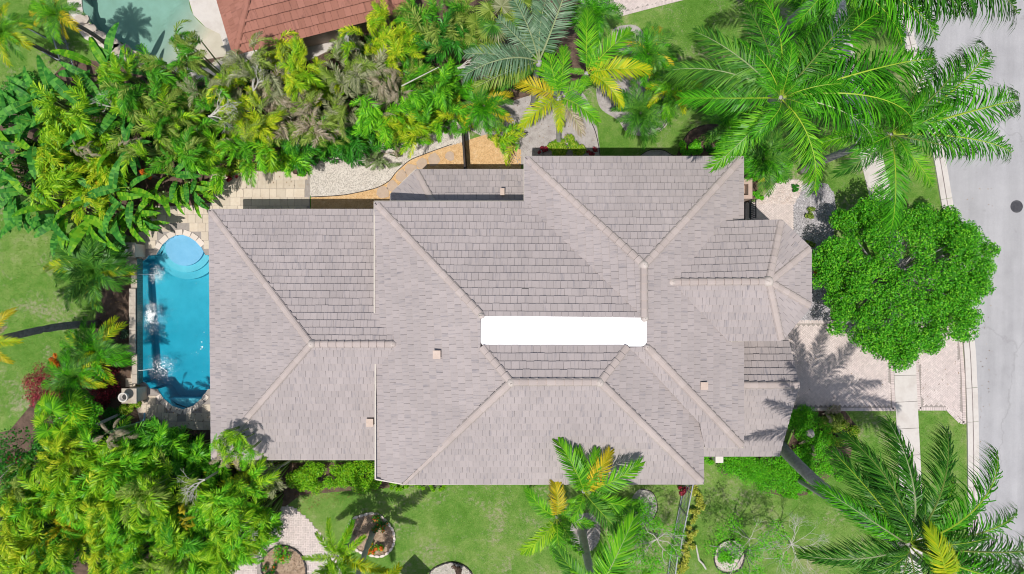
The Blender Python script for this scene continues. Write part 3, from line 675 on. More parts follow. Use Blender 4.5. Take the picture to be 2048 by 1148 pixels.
class Roof:
    def __init__(s, house, mat, capmat, w=.335, e=.385, lo=.11, hi=.03, seed=1):
        s.w, s.e, s.lo, s.hi, s.r = w, e, lo, hi, random.Random(seed); s.mat, s.capmat = mat, capmat
        s.full, s.part, s.caps, s.deck = [], MB(), [], MB(); s.house = house
    def face(s, pts, world=False):
        P = [Vector(p) if world else W(*p) for p in pts]; pl = Plane(P)
        if world: poly3 = [Vector((p.x, p.y, pl.z(p.x, p.y))) for p in P]
        else: poly3 = [pl.px(p[0], p[1]) for p in pts]
        o = poly3[0]; uv = [((p - o).dot(pl.u), (p - o).dot(pl.up)) for p in poly3]
        a = sum(uv[i][0] * uv[(i + 1) % len(uv)][1] - uv[(i + 1) % len(uv)][0] * uv[i][1] for i in range(len(uv)))
        if a < 0: uv = uv[::-1]; poly3 = poly3[::-1]
        n = len(poly3); dn = [p - pl.n * .03 for p in poly3]; d2 = [p - pl.n * .16 for p in poly3]
        tris = tessellate_polygon([[Vector((p[0], p[1], 0)) for p in uv]])
        s.deck.add(dn + d2, [tuple(t) for t in tris] + [tuple(n + i for i in reversed(t)) for t in tris] + [(i, n + i, n + (i + 1) % n, (i + 1) % n) for i in range(n)])
        vmin, vmax = min(p[1] for p in uv), max(p[1] for p in uv); umin, umax = min(p[0] for p in uv), max(p[0] for p in uv)
        row = 0; v = vmin
        flip = pl.u.cross(pl.up).dot(pl.n) < 0
        while v < vmax - .02:
            u = umin - s.w - s.r.random() * .02 - (s.w / 2 if row % 2 else 0)
            while u < umax + s.w:
                j = s.r.uniform(-.012, .012); t0 = clip(clip(clip(clip(uv, 0, u, False), 0, u + s.w, True), 1, v, False), 1, v + s.e, True)
                if len(t0) >= 3 and parea(t0) > .004:
                    lift = s.r.uniform(-.006, .008); fullp = parea(t0) > s.w * s.e * .985
                    if fullp:
                        X = Matrix(((pl.u.x, pl.up.x, pl.n.x), (pl.u.y, pl.up.y, pl.n.y), (pl.u.z, pl.up.z, pl.n.z)))
                        c = o + pl.u * (u + s.w / 2) + pl.up * (v + j * (1 if row else 0)) + pl.n * lift
                        s.full.append((c, X, s.r.uniform(-.012, .012), flip))
                    else:
                        vs, fs = shape_tile(t0, v, s.e, s.lo + lift, s.hi + lift); ru, rv = s.r.random() * 60, s.r.random() * 60
                        if flip: fs = [tuple(reversed(f)) for f in fs]
                        s.part.add([o + pl.u * p[0] + pl.up * p[1] + pl.n * p[2] for p in vs], fs, 0, [(p[0] + ru, p[1] + rv) for p in vs])
                u += s.w
            v += s.e; row += 1
        return pl, poly3
    def ridge(s, a, b, w=.30, slope=.35):
        """line of overlapping caps from the low end a to the high end b"""
        a, b = Vector(a), Vector(b); s.caps.append((a, b, w, slope))
    def finish(s, limit=300, visible=None):
        o = s.house; z0 = o.location
        rf = s.deck.build('roof', M['underlay'], o, loc=-z0)
        # the tiles nearest the camera are parts of their own, the others one field
        s.full.sort(key=lambda f: -f[0].z if visible is None else visible(f))
        mb = MB(); w, e = s.w, s.e
        vs, fs = shape_tile([(-w / 2, 0), (w / 2, 0), (w / 2, e), (-w / 2, e)], 0, e, s.lo, s.hi); mb.add(vs, fs, 0, [(p[0], p[1]) for p in vs]); me = mb.mesh('tile', s.mat)
        mb2 = MB(); mb2.add(vs, [tuple(reversed(f)) for f in fs], 0, [(p[0], p[1]) for p in vs]); me2 = mb2.mesh('tile', s.mat)
        for i, (c, X, rot, flip) in enumerate(s.full):
            Q = X @ Matrix.Rotation(rot, 3, 'Z')
            if i < limit:
                put(me2 if flip else me, 'tile', rf, c, Q.to_euler())
            else:
                ru, rv = s.r.random() * 60, s.r.random() * 60
                s.part.add([c + Q @ Vector(p) for p in vs], [tuple(reversed(f)) for f in fs] if flip else fs, 0, [(p[0] + ru, p[1] + rv) for p in vs])
        tag(s.part.build('tile_field', s.mat, rf), kind='stuff')
        cb = MB(); L = .40; pr = [(-1, -.42), (-.72, .02), (-.3, .2), (.3, .2), (.72, .02), (1, -.42)]; n = len(pr)
        vs = [(0, x * .155, z * .155 + .08) for x, z in pr] + [(L + .03, x * .135, z * .15 + .015) for x, z in pr]
        cb.add(vs, [(i, i + 1, n + i + 1, n + i) for i in range(n - 1)] + [tuple(range(n - 1, -1, -1))], 0, [(p[1], p[0]) for p in vs]); cm = cb.mesh('ridge_tile', s.capmat)
        k = 0
        for a, b, w_, sl in s.caps:
            d = b - a; m = max(1, round(d.length / L)); t = d.normalized(); side = Vector((0, 0, 1)).cross(t).normalized(); up = t.cross(side)
            X = Matrix(((t.x, side.x, up.x), (t.y, side.y, up.y), (t.z, side.z, up.z)))
            for i in range(m):
                p = a + d * (i / m); q = put(cm, 'ridge_tile', rf, p + Vector((0, 0, .05)), (X @ Matrix.Rotation(s.r.uniform(-.025, .025), 3, 'Z')).to_euler(), (d.length / m / L, w_ / .30, 1)); k += 1
        return rf

def wall_block(house, pts, z1, name='wall', mat=None, z0=0.0):
    mb = MB(); l = house.location; mb.prism([(p[0] - l.x, p[1] - l.y) for p in pts], z0, z1); return mb.build(name, mat or M['cream'], house)
def gp2(rel, d=0):   # pixel offsets from the picture's centre on the ground -> metres
    return Vector((rel[0] * S, -rel[1] * S))
def gutters(roof, lines, prof=.11):
    for a, b in lines:
        a, b = Vector(a), Vector(b); mb = MB(); mb.bar(a, b, prof, .12); mb.build('gutter', M['gutter'], roof)

house = thing('house', 'large house with a grey tiled hip roof and a flat white roof deck', 'house', (0, 0, 0))
rf = Roof(house, M['tile'], M['cap'], seed=5)
E = 6.0; ZD = 8.3
main = {}
rf.face([(750, 405, E), (752, 957, 5.85), (805, 966, 6.15), (1022, 764, 9), (962, 692, ZD), (962, 632, ZD)])                   # west
rf.face([(750, 405, E), (962, 632, ZD), (1290, 636, ZD), (1050, 405, E)])                                                     # north
rf.face([(1050, 405, E), (1290, 637, 8.38), (1288, 530, 8.45), (1050, 315, E)])                                                 # north block, west side
rf.face([(1050, 315, E), (1288, 530, 8.45), (1485, 315, E)])
rf.face([(1485, 315, E), (1288, 530, 8.45), (1288, 637, 8.4), (1293, 640, ZD), (1293, 692, ZD), (1485, 893, E)])               # east
rf.face([(1409, 893, E), (1485, 893, E), (1293, 692, ZD), (1256, 694, 8.3), (1270, 705, 8.15), (1398, 844, 6.45)])
rf.face([(1405, 966, E), (1405, 872, E), (1398, 844, 6.2), (1270, 705, 8.1), (1256, 694, ZD), (1200, 764, 9)])
rf.face([(805, 966, E), (1405, 966, E), (1200, 764, 9), (1022, 764, 9)])
rf.face([(962, 692, ZD), (1022, 764, 9), (1200, 764, 9), (1256, 692, ZD)])
# pool wing
rf.face([(420, 420, 3.7), (623, 688, 6.4), (800, 688, 6.4), (790, 640, 5.9), (750, 620, 5.75), (748, 420, 3.7)])
rf.face([(420, 420, 3.7), (425, 917, 3.7), (623, 688, 6.45)])
rf.face([(425, 917, 3.7), (754, 917, 3.7), (770, 722, 6.05), (800, 688, 6.4), (623, 688, 6.4)])
# tower
AP = (1537, 563, 7.75); TE = 6.5
tw = [(1439, 444, TE), (1562, 441, TE), (1620, 497, TE), (1620, 612, TE), (1562, 680, TE), (1455, 680, TE)]
rf.face([tw[0], tw[1], AP, (1345, 563, 7.7)]); rf.face([tw[1], tw[2], AP]); rf.face([tw[2], tw[3], AP]); rf.face([tw[3], tw[4], AP]); rf.face([tw[4], tw[5], (1345, 565, 7.7), AP])
# garage
gx0, gx1, gyr, gys, gyn = 9.55, 14.33, -168.6 * S, -311 * S, -30 * S
rf.face([(gx0, gys, 3.0), (gx1, gys, 3.0), (gx1, gyr, 5.55), (gx0, gyr, 5.55)], True)
rf.face([(10.9, gyr, 5.55), (gx1, gyr, 5.55), (gx1, gyn, 3.07), (10.9, gyn, 3.07)], True)
# low north roof
rf.face([(832, 341, 2.9), (1054, 341, 2.9), (1054, 418, 4.05), (874, 418, 4.05)])
rf.face([(832, 341, 2.9), (874, 418, 4.05), (790, 400, 2.98), (782, 389, 2.9)])
rf.face([(782, 389, 2.9), (782, 418, 2.9), (874, 418, 4.05)])
def Cw(px, py, z, d=.03): v = W(px, py, z); v.z += d; return v
for a, b, w in (((756, 411, 6.03), (962, 630, ZD), .38), ((808, 963, 6.1), (1020, 766, 9), .38), ((1402, 962, 6.03), (1202, 766, 9), .38), ((1022, 764, 9), (1200, 764, 9), .36),
                ((964, 694, ZD), (1020, 762, 9), .36), ((1254, 694, ZD), (1202, 762, 9), .36), ((1056, 321, 6.03), (1286, 528, 8.42), .38), ((1480, 320, 6.03), (1290, 528, 8.42), .38),
                ((1288, 634, 8.4), (1288, 532, 8.45), .36), ((1482, 890, 6.03), (1295, 695, ZD), .38), ((424, 425, 3.72), (621, 686, 6.38), .36), ((429, 912, 3.72), (621, 690, 6.42), .36),
                ((786, 688, 6.4), (625, 688, 6.4), .36), ((1344, 564, 7.72), (1533, 563, 7.75), .36), ((1561, 444, 6.52), (1538, 558, 7.72), .36), ((1617, 499, 6.52), (1541, 561, 7.72), .36),
                ((1617, 610, 6.52), (1541, 565, 7.72), .36), ((1561, 677, 6.52), (1538, 568, 7.72), .36), ((834, 344, 2.92), (868, 408, 3.95), .36)):
    rf.ridge(Cw(*a), Cw(*b), w)
rf.ridge((14.3, gyr, 5.58), (11.0, gyr, 5.58), .36)
roof = rf.finish(300)
# mortar lumps where hips meet
for (px, py, z, s_) in ((1022, 765, 9.05, .2), (1200, 765, 9.05, .2), (1288, 530, 8.5, .22), (623, 688, 6.52, .2), (1537, 563, 7.82, .26), (1344, 564, 7.75, .2), (786, 688, 6.42, .16), (1290, 637, 8.45, .16), (962, 631, 8.36, .16), (1294, 694, 8.36, .14)):
    mb = MB(); prof = [(0.0, .16), (.6, .13), (.95, .04), (1.15, -.12)]; mb.lathe([(r_ * s_, z_ * 1.2) for r_, z_ in prof], W(px, py, z), 9)
    mb.v = [(x + rng.uniform(-.025, .025), y + rng.uniform(-.025, .025), z_) for x, y, z_ in mb.v]; mb.build('mortar_cap', M['mortar'], roof, True)
# flat white deck
a, b = W(961, 632, ZD + .04), W(1294, 693, ZD + .04); rr = .28; q = []
for cx, cy, a0 in ((b.x - rr, a.y - rr, 0), (a.x + rr, a.y - rr, 90), (a.x + rr, b.y + rr, 180), (b.x - rr, b.y + rr, 270)):
    for k in range(6): t = R(a0 + k * 18); q.append((cx + rr * math.cos(t), cy + rr * math.sin(t)))
mb = MB(); mb.prism(q, ZD - .5, ZD + .045); mb.build('flat_roof', M['white_roof'], house)
# gutters
gl = []
for a, b in (((749, 403), (1051, 403)), ((749, 403), (749, 626)), ((751, 718), (751, 958)), ((751, 958), (806, 968)), ((806, 968), (1407, 967)), ((1406, 967), (1406, 880)), ((1408, 894.5), (1486, 894.5)), ((1486, 895), (1486, 313)),
             ((1049, 313.5), (1486, 313.5)), ((1048.5, 313), (1048.5, 405))):
    gl.append((W(a[0], a[1], 5.98), W(b[0], b[1], 5.98)))
for a, b in (((419, 419), (749, 419)), ((419.5, 419), (424, 918)), ((424, 918.5), (752, 918.5))): gl.append((W(a[0], a[1], 3.68), W(b[0], b[1], 3.68)))
for a, b in ((tw[0], tw[1]), (tw[1], tw[2]), (tw[2], tw[3]), (tw[3], tw[4]), (tw[4], (1461, 681.5, TE))): gl.append((W(a[0], a[1], TE), W(b[0], b[1], TE)))
for a, b in (((830, 339.5), (1049, 339.5)), ((781, 389), (831, 339.5))): gl.append((W(a[0], a[1], 2.88), W(b[0], b[1], 2.88)))
gl.append((Vector((gx0 + .6, gys - .03, 2.98)), Vector((gx1, gys - .03, 2.98))))
gutters(roof, gl, .06)
# roof vents and pipes
def on_roof_box(px, py, z, sx, sy, h, dark_dx, dark_dy):
    c = W(px, py, z); mb = MB(); mb.box((0, 0, h / 2), (sx, sy, h)); mb.box((0, 0, h + .02), (sx + .06, sy + .06, .04)); v = mb.build('roof_vent', M['vent_tan'], roof, loc=c)
    mb = MB(); mb.box((dark_dx, dark_dy, h * .55), (sx * .6, .02, h * .5)); mb.build('vent_opening', M['dark'], v)
for a in ((875, 708, 7.32, .30, .34, .34, 0, .19), (742, 843, 4.6, .3, .34, .3, 0, .19), (1405, 770, 6.9, .3, .3, .3, 0, .18), (1005, 386, 3.55, .16, .3, .5, 0, .17)): on_roof_box(*a)
for px, py, z in ((975, 895, 7.0), (1063, 893, 7.0)):
    mb = MB(); mb.lathe([(.10, 0), (.075, .05), (.06, .22), (.045, .22), (.045, .05), (0, .05)], n=10); v = mb.build('vent_pipe', M['mortar'], roof, True, W(px, py, z))
    mb = MB(); mb.lathe([(0, .215), (.046, .216)], n=10); mb.build('pipe_hole', M['dark'], v)
# one thin dark strip on the north slope
mb = MB(); mb.box((0, 0, 0), (.42, .06, .03)); mb.build('dark_strip', M['dark'], roof, loc=W(1053, 578, 7.86))
# walls and openings under the eaves
d = 17
wall_block(house, [gp2(p) for p in ((22 + d, -220 + d), (392 - d, -220 + d), (392 - d, 271 - d), (324 - d, 271 - d), (324 - d, 332 - d), (-190, 332 - d), (-231 + d, 326 - d), (-233 + d, -144 + d), (22 + d, -144 + d))], 6.0)
wall_block(house, [gp2(p) for p in ((-548 + d, -140 + d), (-233 + d + 2, -140 + d), (-233 + d + 2, 312 - d), (-548 + d, 312 - d))], 3.72)
wall_block(house, [gp2(p) for p in ((-203 + d, -150), (-203 + d, -172), (-172, -217 + d), (22 + d, -217 + d), (22 + d, -140), (-203 + d, -140))], 2.95)
wall_block(house, [gp2(p) for p in ((320, 20), (494 - d, 20), (494 - d, 311 - d), (320, 311 - d))], 3.05)
tp = [W(p[0], p[1], TE).xy for p in tw]; tc = W(1530, 563, TE).xy
wall_block(house, [tc + (p - tc) * .86 for p in tp], 6.5)
mb = MB(); x = (494 - d) * S; mb.add([(x, gys + .5, 3.05), (x, -.6, 3.05), (x, gyr, 5.35)], [(0, 1, 2)]); mb.build('gable', M['cream'], house)
def window(cx, cy, cz, w, h, ax, sgn):
    """ax 'x': the wall faces +-x"""
    mb = MB(); f = .06; sz = lambda a, b: (.08, a, b) if ax == 'x' else (a, .08, b)
    for dx, dz, ww, hh in ((0, h / 2, w + f, f), (0, -h / 2, w + f, f), (-w / 2, 0, f, h - f), (w / 2, 0, f, h - f), (0, 0, .04, h - f)):
        mb.box(((0, dx, dz) if ax == 'x' else (dx, 0, dz)), sz(ww, hh))
    o = mb.build('window', M['gutter'], house, loc=(cx, cy, cz)); g = MB(); g.box((0, 0, 0), (.03, w - .02, h - .02) if ax == 'x' else (w - .02, .03, h - .02)); g.build('pane', M['glass'], o)
for y in (3.2, 1.0, -1.2, -3.4, -5.6, -7.4): window(-531 * S - .02, y, 1.4, 1.5, 2.2, 'x', -1)
for x in (1.9, 4.4, 7.0, 9.6):
    window(x, 203 * S + .02, 4.4, 1.2, 1.4, 'y', 1); window(x, 203 * S + .02, 1.6, 1.2, 1.4, 'y', 1)
for x in (-4.4, -2, .6, 3.2, 6.0, 8.2):
    window(x, -315 * S - .02, 4.4, 1.2, 1.4, 'y', -1); window(x, -315 * S - .02, 1.6, 1.2, 1.4, 'y', -1)
mb = MB()
for k in range(4): mb.box((0, 0, .35 + k * .56), (.06, 4.2, .53))
mb.build('garage_door', M['gutter'], house, loc=(477 * S + .03, -5.0, 0))
# pink pilaster by the front gate, the gate, the white box
c = W(1496, 377, 2.6); p = thing('gate_pier', 'pinkish stucco pier with a recessed top beside the front gate', 'pier', (c.x, c.y, 0))
mb = MB()
for dx, dy, sx, sy in ((.13, 0, .22, 1.1), (-.13, .4, .30, .3), (-.13, -.45, .30, .2)): mb.box((dx, dy, 1.3), (sx, sy, 2.6))
mb.build('shaft', M['pink_stucco'], p); mb = MB(); mb.box((-.13, 0, 1.0), (.29, .49, 2.0)); mb.build('recess', M['vent_tan'], p)
c = W(1493, 421, 0); g = thing('front_gate', 'black metal gate with curved bars at the end of the front walk', 'gate', c)
for dx in (-.17, .17):
    mb = MB(); mb.box((dx, 0, 1.05), (.05, 1.1, .05)); mb.box((dx, 0, .2), (.05, 1.1, .05)); mb.build('rail', M['black_metal'], g)
for k in range(9):
    mb = MB(); y = -.5 + k * .125; mb.tube([(-.17, y, 1.05), (-.05, y + .02, 1.10), (.05, y - .03, 1.12), (.17, y, 1.05)], .018, 5); mb.bar((.17, y, .2), (.17, y, 1.05), .02); mb.build('bar', M['black_metal'], g)
c = W(1438, 917, .8); mb = MB(); mb.box((0, 0, .38), (.40, .42, .84)); o = thing('meter_box', 'small white box standing by the wall under the garage eave', 'box', (c.x, c.y, 0)); mb.build('body', M['urn'], o)
mb = MB(); mb.box((0, 0, .86), (.44, .46, .04)); mb.build('lid', M['urn'], o)
# manhole
c = W(2033, 413, 0); mh = thing('manhole_cover', 'round dark iron manhole cover in the grey road', 'manhole cover', (c.x, c.y, .008))
mb = MB(); mb.lathe([(.36, 0), (.36, .012), (.315, .012), (.315, 0)], n=28); mb.build('frame', M['iron'], mh)
mb = MB(); mb.lathe([(0, .010), (.308, .010), (.308, 0)], n=28)
for i in range(-5, 6):
    for j in range(-5, 6):
        if i * i + j * j < 24: mb.box((i * .055, j * .055, .012), (.03, .03, .008))
mb.build('cover', M['iron'], mh)

# neighbour's house with its red roof
nc = W(580, 20, 0); nh = thing('neighbour_house', "neighbouring house with a red clay tile roof above the hedge", 'house', (0, 0, 0))
nr = Roof(nh, M['redtile'], M['redtile'], w=.36, e=.50, lo=.16, hi=.03, seed=8)
nr.face([(470, 108, 3.2), (505, -40, 5.4), (760, -105, 5.4), (830, 17, 3.2)])
nr.face([(470, 108, 3.2), (420, -60, 3.2), (505, -40, 5.4)])
nr.ridge(Cw(472, 105, 3.22), Cw(504, -38, 5.4), .36)
nr.ridge(Cw(505, -40, 5.42), Cw(760, -105, 5.42), .36)
nr.finish(300, lambda f: f[0].y)
a, b, c, e = (W(x, y, 3.1) for x, y in ((490, 78), (800, -2), (800, -160), (450, -90)))
wall_block(nh, [a.xy, b.xy, c.xy, e.xy], 3.2, 'wall', M['vent_tan'])
# ------------------------------------------------------------------ plants
def frond_mesh(name, L=1.0, n=30, ll=.3, lw=.035, a0=50, a1=-40, fwd=(70, 30), vee=20, droop=.25, t0=.15, r0=.02, seed=0, sway=.12, prof=None, bushy=0, jit=7):
    r = random.Random(seed); K = 14; pts = []; p = Vector((0, 0, 0)); yaw = r.uniform(-sway, sway)
    T = []
    for i in range(K + 1):
        t = i / K; e = R(a0 + (a1 - a0) * t ** 1.15); y = yaw * t * 1.5
        d = Vector((math.cos(e) * math.cos(y), math.cos(e) * math.sin(y), math.sin(e))); T.append(d); pts.append(p.copy()); p = p + d * (L / K)
    mb = MB(); prof = prof or (lambda t: min(1, .55 + 2.2 * (t - t0)) * (1 - .55 * max(0, (t - .45) / .55) ** 1.6))
    mb.tube(pts, [r0 * (1 - .85 * i / K) for i in range(K + 1)], 4, 1)
    def at_(t):
        f = t * K; i = min(K - 1, int(f)); return pts[i].lerp(pts[i + 1], f - i), T[i].lerp(T[i + 1], f - i).normalized()
    for k in range(n):
        t = t0 + (1 - t0) * (k + .5) / n
        for s in (-1, 1):
            tt = min(1, max(0, t + r.uniform(-.4, .4) / n)); q, tg = at_(tt); side = Vector((0, 0, 1)).cross(tg)
            if side.length < .05: side = Vector((0, 1, 0))
            side.normalize(); nn = tg.cross(side) if tg.cross(side).z > 0 else -tg.cross(side)
            fw = R(fwd[0] + (fwd[1] - fwd[0]) * tt + r.uniform(-jit, jit)); v = R(vee + r.uniform(-1.6 * jit, 1.6 * jit) + (r.uniform(-60, 60) if bushy else 0))
            d = tg * math.cos(fw) + (side * s * math.cos(v) + nn * math.sin(v)) * math.sin(fw); d.normalize()
            l = ll * prof(tt) * r.uniform(.88, 1.08); dr = droop * r.uniform(.5, 1.4)
            w = (tg - d * tg.dot(d)); w = w.normalized() if w.length > .05 else side
            m1 = q + d * l * .35 - Vector((0, 0, dr * l * .06)); m2 = q + d * l * .72 - Vector((0, 0, dr * l * .35)); e = q + d * l * .96 - Vector((0, 0, dr * l))
            h = lw / 2
            mb.add([q - w * h * .5, q + w * h * .5, m1 - w * h, m1 + w * h, m2 - w * h * .75, m2 + w * h * .75, e], [(0, 1, 3, 2), (2, 3, 5, 4), (4, 5, 6)], 0)
    me = mb.mesh(name, [M['coco'], M['rachis']]); me['reach'] = pts[-1].xy.length; me['drop'] = pts[-1].z
    return me
FR = {}
def frs(key, k=4, **kw): FR[key] = [frond_mesh('frond', seed=hash_(key) + i, **{**kw, 'a0': kw.get('a0', 50) + (-8, 4, 10, -2, 0, 6)[i % 6], 'a1': kw.get('a1', -40) + (6, -8, 0, 10, -4, 2)[i % 6]}) for i in range(k)]
def hash_(s): return sum((i + 1) * ord(c) for i, c in enumerate(s))
frs('coco', 6, L=5.2, n=90, ll=1.2, lw=.050, a0=30, a1=-50, fwd=(70, 28), vee=6, droop=.6, t0=.13, r0=.042, jit=13)
frs('coco2', 6, L=5.4, n=105, ll=1.0, lw=.048, a0=34, a1=-52, fwd=(60, 24), vee=-2, droop=1.0, t0=.12, r0=.045, jit=18)
frs('king', 5, L=3.4, n=62, ll=1.0, lw=.055, a0=48, a1=-38, fwd=(64, 26), vee=26, droop=.32, t0=.12, r0=.03)
frs('silver', 4, L=4.4, n=60, ll=.95, lw=.055, a0=48, a1=-35, fwd=(74, 38), vee=5, droop=.35, t0=.1, r0=.05)
frs('foxtail', 4, L=2.9, n=120, ll=.50, lw=.042, a0=42, a1=-38, fwd=(68, 40), vee=20, droop=.2, t0=.10, r0=.03, bushy=1)
frs('date', 5, L=1.7, n=42, ll=.40, lw=.026, a0=58, a1=-55, fwd=(60, 30), vee=22, droop=.2, t0=.06, r0=.012)
frs('areca', 6, L=1.75, n=27, ll=.52, lw=.042, a0=76, a1=-52, fwd=(60, 26), vee=38, droop=.38, t0=.14, r0=.011, jit=12)
frs('arecab', 6, L=1.45, n=22, ll=.46, lw=.044, a0=76, a1=-62, fwd=(58, 28), vee=34, droop=.42, t0=.12, r0=.010, jit=12)
frs('deadf', 4, L=1.5, n=26, ll=.42, lw=.022, a0=30, a1=-75, fwd=(50, 20), vee=-10, droop=.9, t0=.15, r0=.016)

def leaf_mesh(name, L=1.4, W_=.42, stalk=.5, a0=65, a1=-25, seed=0, tears=2):
    r = random.Random(seed); mb = MB(); K = 12; p = Vector((0, 0, 0)); pts, T = [], []
    tot = stalk + L
    for i in range(K + 1):
        t = i / K; e = R(a0 + (a1 - a0) * t ** 1.3); d = Vector((math.cos(e), 0, math.sin(e))); pts.append(p.copy()); T.append(d); p = p + d * tot / K
    mb.tube(pts, [.025 * (1 - .8 * i / K) for i in range(K + 1)], 4, 1)
    ts = stalk / tot; rows = []; m = 16
    for i in range(m + 1):
        t = i / m; g = (ts + (1 - ts) * t) * K; j = min(K - 1, int(g)); q = pts[j].lerp(pts[j + 1], g - j); tg = T[j]; n = Vector((-tg.z, 0, tg.x))
        w = W_ / 2 * (math.sin(math.pi * min(1, (t * .92 + .06)) ** .8) ** .7 if t < 1 else .02)
        wa = .02 * math.sin(i * 2.3 + seed)
        rows.append((q + n * .012, q + Vector((0, w, 0)) + n * (w * .35 + wa) - Vector((0, 0, w * .25)), q + Vector((0, -w, 0)) + n * (w * .35 - wa) - Vector((0, 0, w * .25)), tg))
    for i in range(m):
        for s in (1, 2):
            gap = .25 if r.random() < tears / 10 else 0
            a, b, c, d = rows[i][0], rows[i][s], rows[i + 1][s] - (rows[i + 1][s] - rows[i][s]) * gap, rows[i + 1][0]
            mb.add([a, b, c, d], [(0, 1, 2, 3) if s == 2 else (3, 2, 1, 0)], 0)
    return mb.mesh(name, [M['banana'], M['rachis']], True)
LEAF = [leaf_mesh('leaf', 2.2, .50, .6, 58, -28, i, (1, 3, 0, 5, 2)[i]) for i in range(5)]

def fan_mesh(name, rad=.75, stalk=.9, n=26, seed=0):
    r = random.Random(seed); mb = MB(); pts = [Vector((stalk * t * .8, 0, stalk * t * .8 - .2 * t * t)) for t in np.linspace(0, 1, 6)]; mb.tube(pts, [.016] * 6, 4, 1); c = pts[-1]
    for i in range(n):
        a = R(-150 + 300 * i / (n - 1)); l = rad * (.75 + .25 * math.cos(a * .6)) * r.uniform(.92, 1.05); da = R(300 / n) * .48
        def P(ang, d, z): return c + Vector((math.cos(ang) * d, math.sin(ang) * d, z))
        z1 = -.05 * l + r.uniform(0, .02); z2 = -.3 * l * r.uniform(.6, 1.5)
        mb.add([c, P(a - da, l * .55, z1), P(a, l * .55, z1 + .03), P(a + da, l * .55, z1), P(a, l, z2)], [(0, 1, 2), (0, 2, 3), (1, 4, 2), (2, 4, 3)], 0)
    return mb.mesh(name, [M['date'], M['rachis']])
FAN = [fan_mesh('fan_leaf', seed=i) for i in range(3)]

def trunk(root, base, top, r0, r1, mat, rings=True, bend=.3, seed=0):
    r = random.Random(seed); a, b = Vector(base), Vector(top); L = (b - a).length; n = max(4, int(L / .45)); bd = Vector((r.uniform(-1, 1), r.uniform(-1, 1), 0)) * bend
    pts, rad = [], []
    for i in range(n + 1):
        t = i / n; pts.append(a.lerp(b, t) + bd * math.sin(t * math.pi)); rr = r0 + (r1 - r0) * t + (.25 * r0 if i == 0 else 0); rad.append(rr * (1 + (.05 if rings and i % 2 else 0)))
    mb = MB(); mb.tube(pts, rad, 10); return mb.build('trunk', mat, root, True)

def px_of(C, tip, zt):
    w = W(tip[0], tip[1], zt); d = (w - C); return math.atan2(d.y, d.x), d.xy.length

def palm(name, label, px, py, h, kind, mats, tips=None, n=0, size=None, tr=(.16, .12), bark='bark', base=None, group=None, spear=None, seed=0, hide_trunk=False, spread=(.2, .95), cat='palm', odd=None, tilt=0):
    r = random.Random(seed + int(px) * 7 + int(py)); C = W(px, py, h); b = W(base[0], base[1], 0) if base else Vector((C.x, C.y, 0))
    root = thing(name, label, cat, b, group); cl = C - b
    if not hide_trunk: trunk(root, (0, 0, 0), cl - Vector((0, 0, .1)), tr[0], tr[1], M[bark], seed=seed, bend=.12 if base is None else .35)
    lib = FR[kind]; mat = mats if isinstance(mats, (list, tuple)) else [mats]
    def frond(az, reach, roll, pitch, m, k=None):
        me = lib[k if k is not None else r.randrange(len(lib))]; s = reach / me['reach']
        o = put(me, 'frond', root, cl + Vector((math.cos(az) * tr[1] * .6, math.sin(az) * tr[1] * .6, 0)), (roll, pitch, az), s, [M[m[0]], M[m[1]]])
        return o
    if tips:
        for t in tips:
            zt = h - (t[2] if len(t) > 2 and t[2] is not None else 1.2); az, d = px_of(C, t, zt); m = t[3] if len(t) > 3 else (mat[r.randrange(len(mat))], 'rachis')
            if isinstance(m, str): m = (m, 'rachis')
            frond(az, d, r.uniform(-.25, .25) + tilt, 0, m)
    if kind in ('coco', 'coco2'):
        for i in range(7): frond(i * 2.4 + r.random(), (1.2 + .28 * i) , r.uniform(-.3, .3), -.85 + .09 * i, mats and (mat[0], 'rachis'))
    if n:
        sz = size * S * (1 - h / D)
        for i in range(n):
            az = i * 2.39996 + r.uniform(-.25, .25); f = (i + .5) / n; pitch = -(spread[1] - spread[0]) * f + .35      # young fronds upright
            mm = mat[r.randrange(len(mat))]
            if odd and r.random() < odd[1] and f < .4: mm = odd[0]
            frond(az, sz * r.uniform(.85, 1.1) * (1.0 - .25 * f), r.uniform(-.3, .3), pitch if f > .5 else r.uniform(-.05, .25), (mm, 'rachis' if kind != 'date' else mm))
    return root

def areca(px, py, h, rad, mats, label, n=30, kind='areca', group=None, name='areca_palm', cat='areca palm', lean=None):
    r = random.Random(int(px * 13 + py * 7)); C = W(px, py, h); root = thing(name, label, cat, (C.x, C.y, 0), group)
    if isinstance(mats, str): mats = [mats]
    sz = rad * S * (1 - h / D); stems = [Vector((r.gauss(0, .38) * sz, r.gauss(0, .38) * sz, max(.25, h - r.uniform(.2, 2.2) * sz * .7))) for _ in range(13)]
    mb = MB()
    for s_ in stems: mb.tube([(s_.x * .4, s_.y * .4, 0), (s_.x * .7, s_.y * .7, s_.z * .5), s_], [.05, .04, .03], 5)
    mb.build('stem', M['crownshaft'], root)
    lib = FR[kind]
    for i in range(n):
        s_ = stems[i % len(stems)]; az = i * 2.39996 + r.uniform(-.4, .4); me = lib[r.randrange(len(lib))]; f = i / n
        if lean is not None and r.random() < .55: az = lean + r.uniform(-.9, .9)
        sc = sz * r.uniform(.58, .95) / me['reach'] * (1.0 if f < .65 else .75)
        mm = mats[r.randrange(len(mats))]
        put(me, 'frond', root, s_, (r.uniform(-.5, .5), (r.uniform(-.15, .25) if f < .6 else r.uniform(-.75, -.2)), az), sc, [M[mm], M[mm]])
    return root

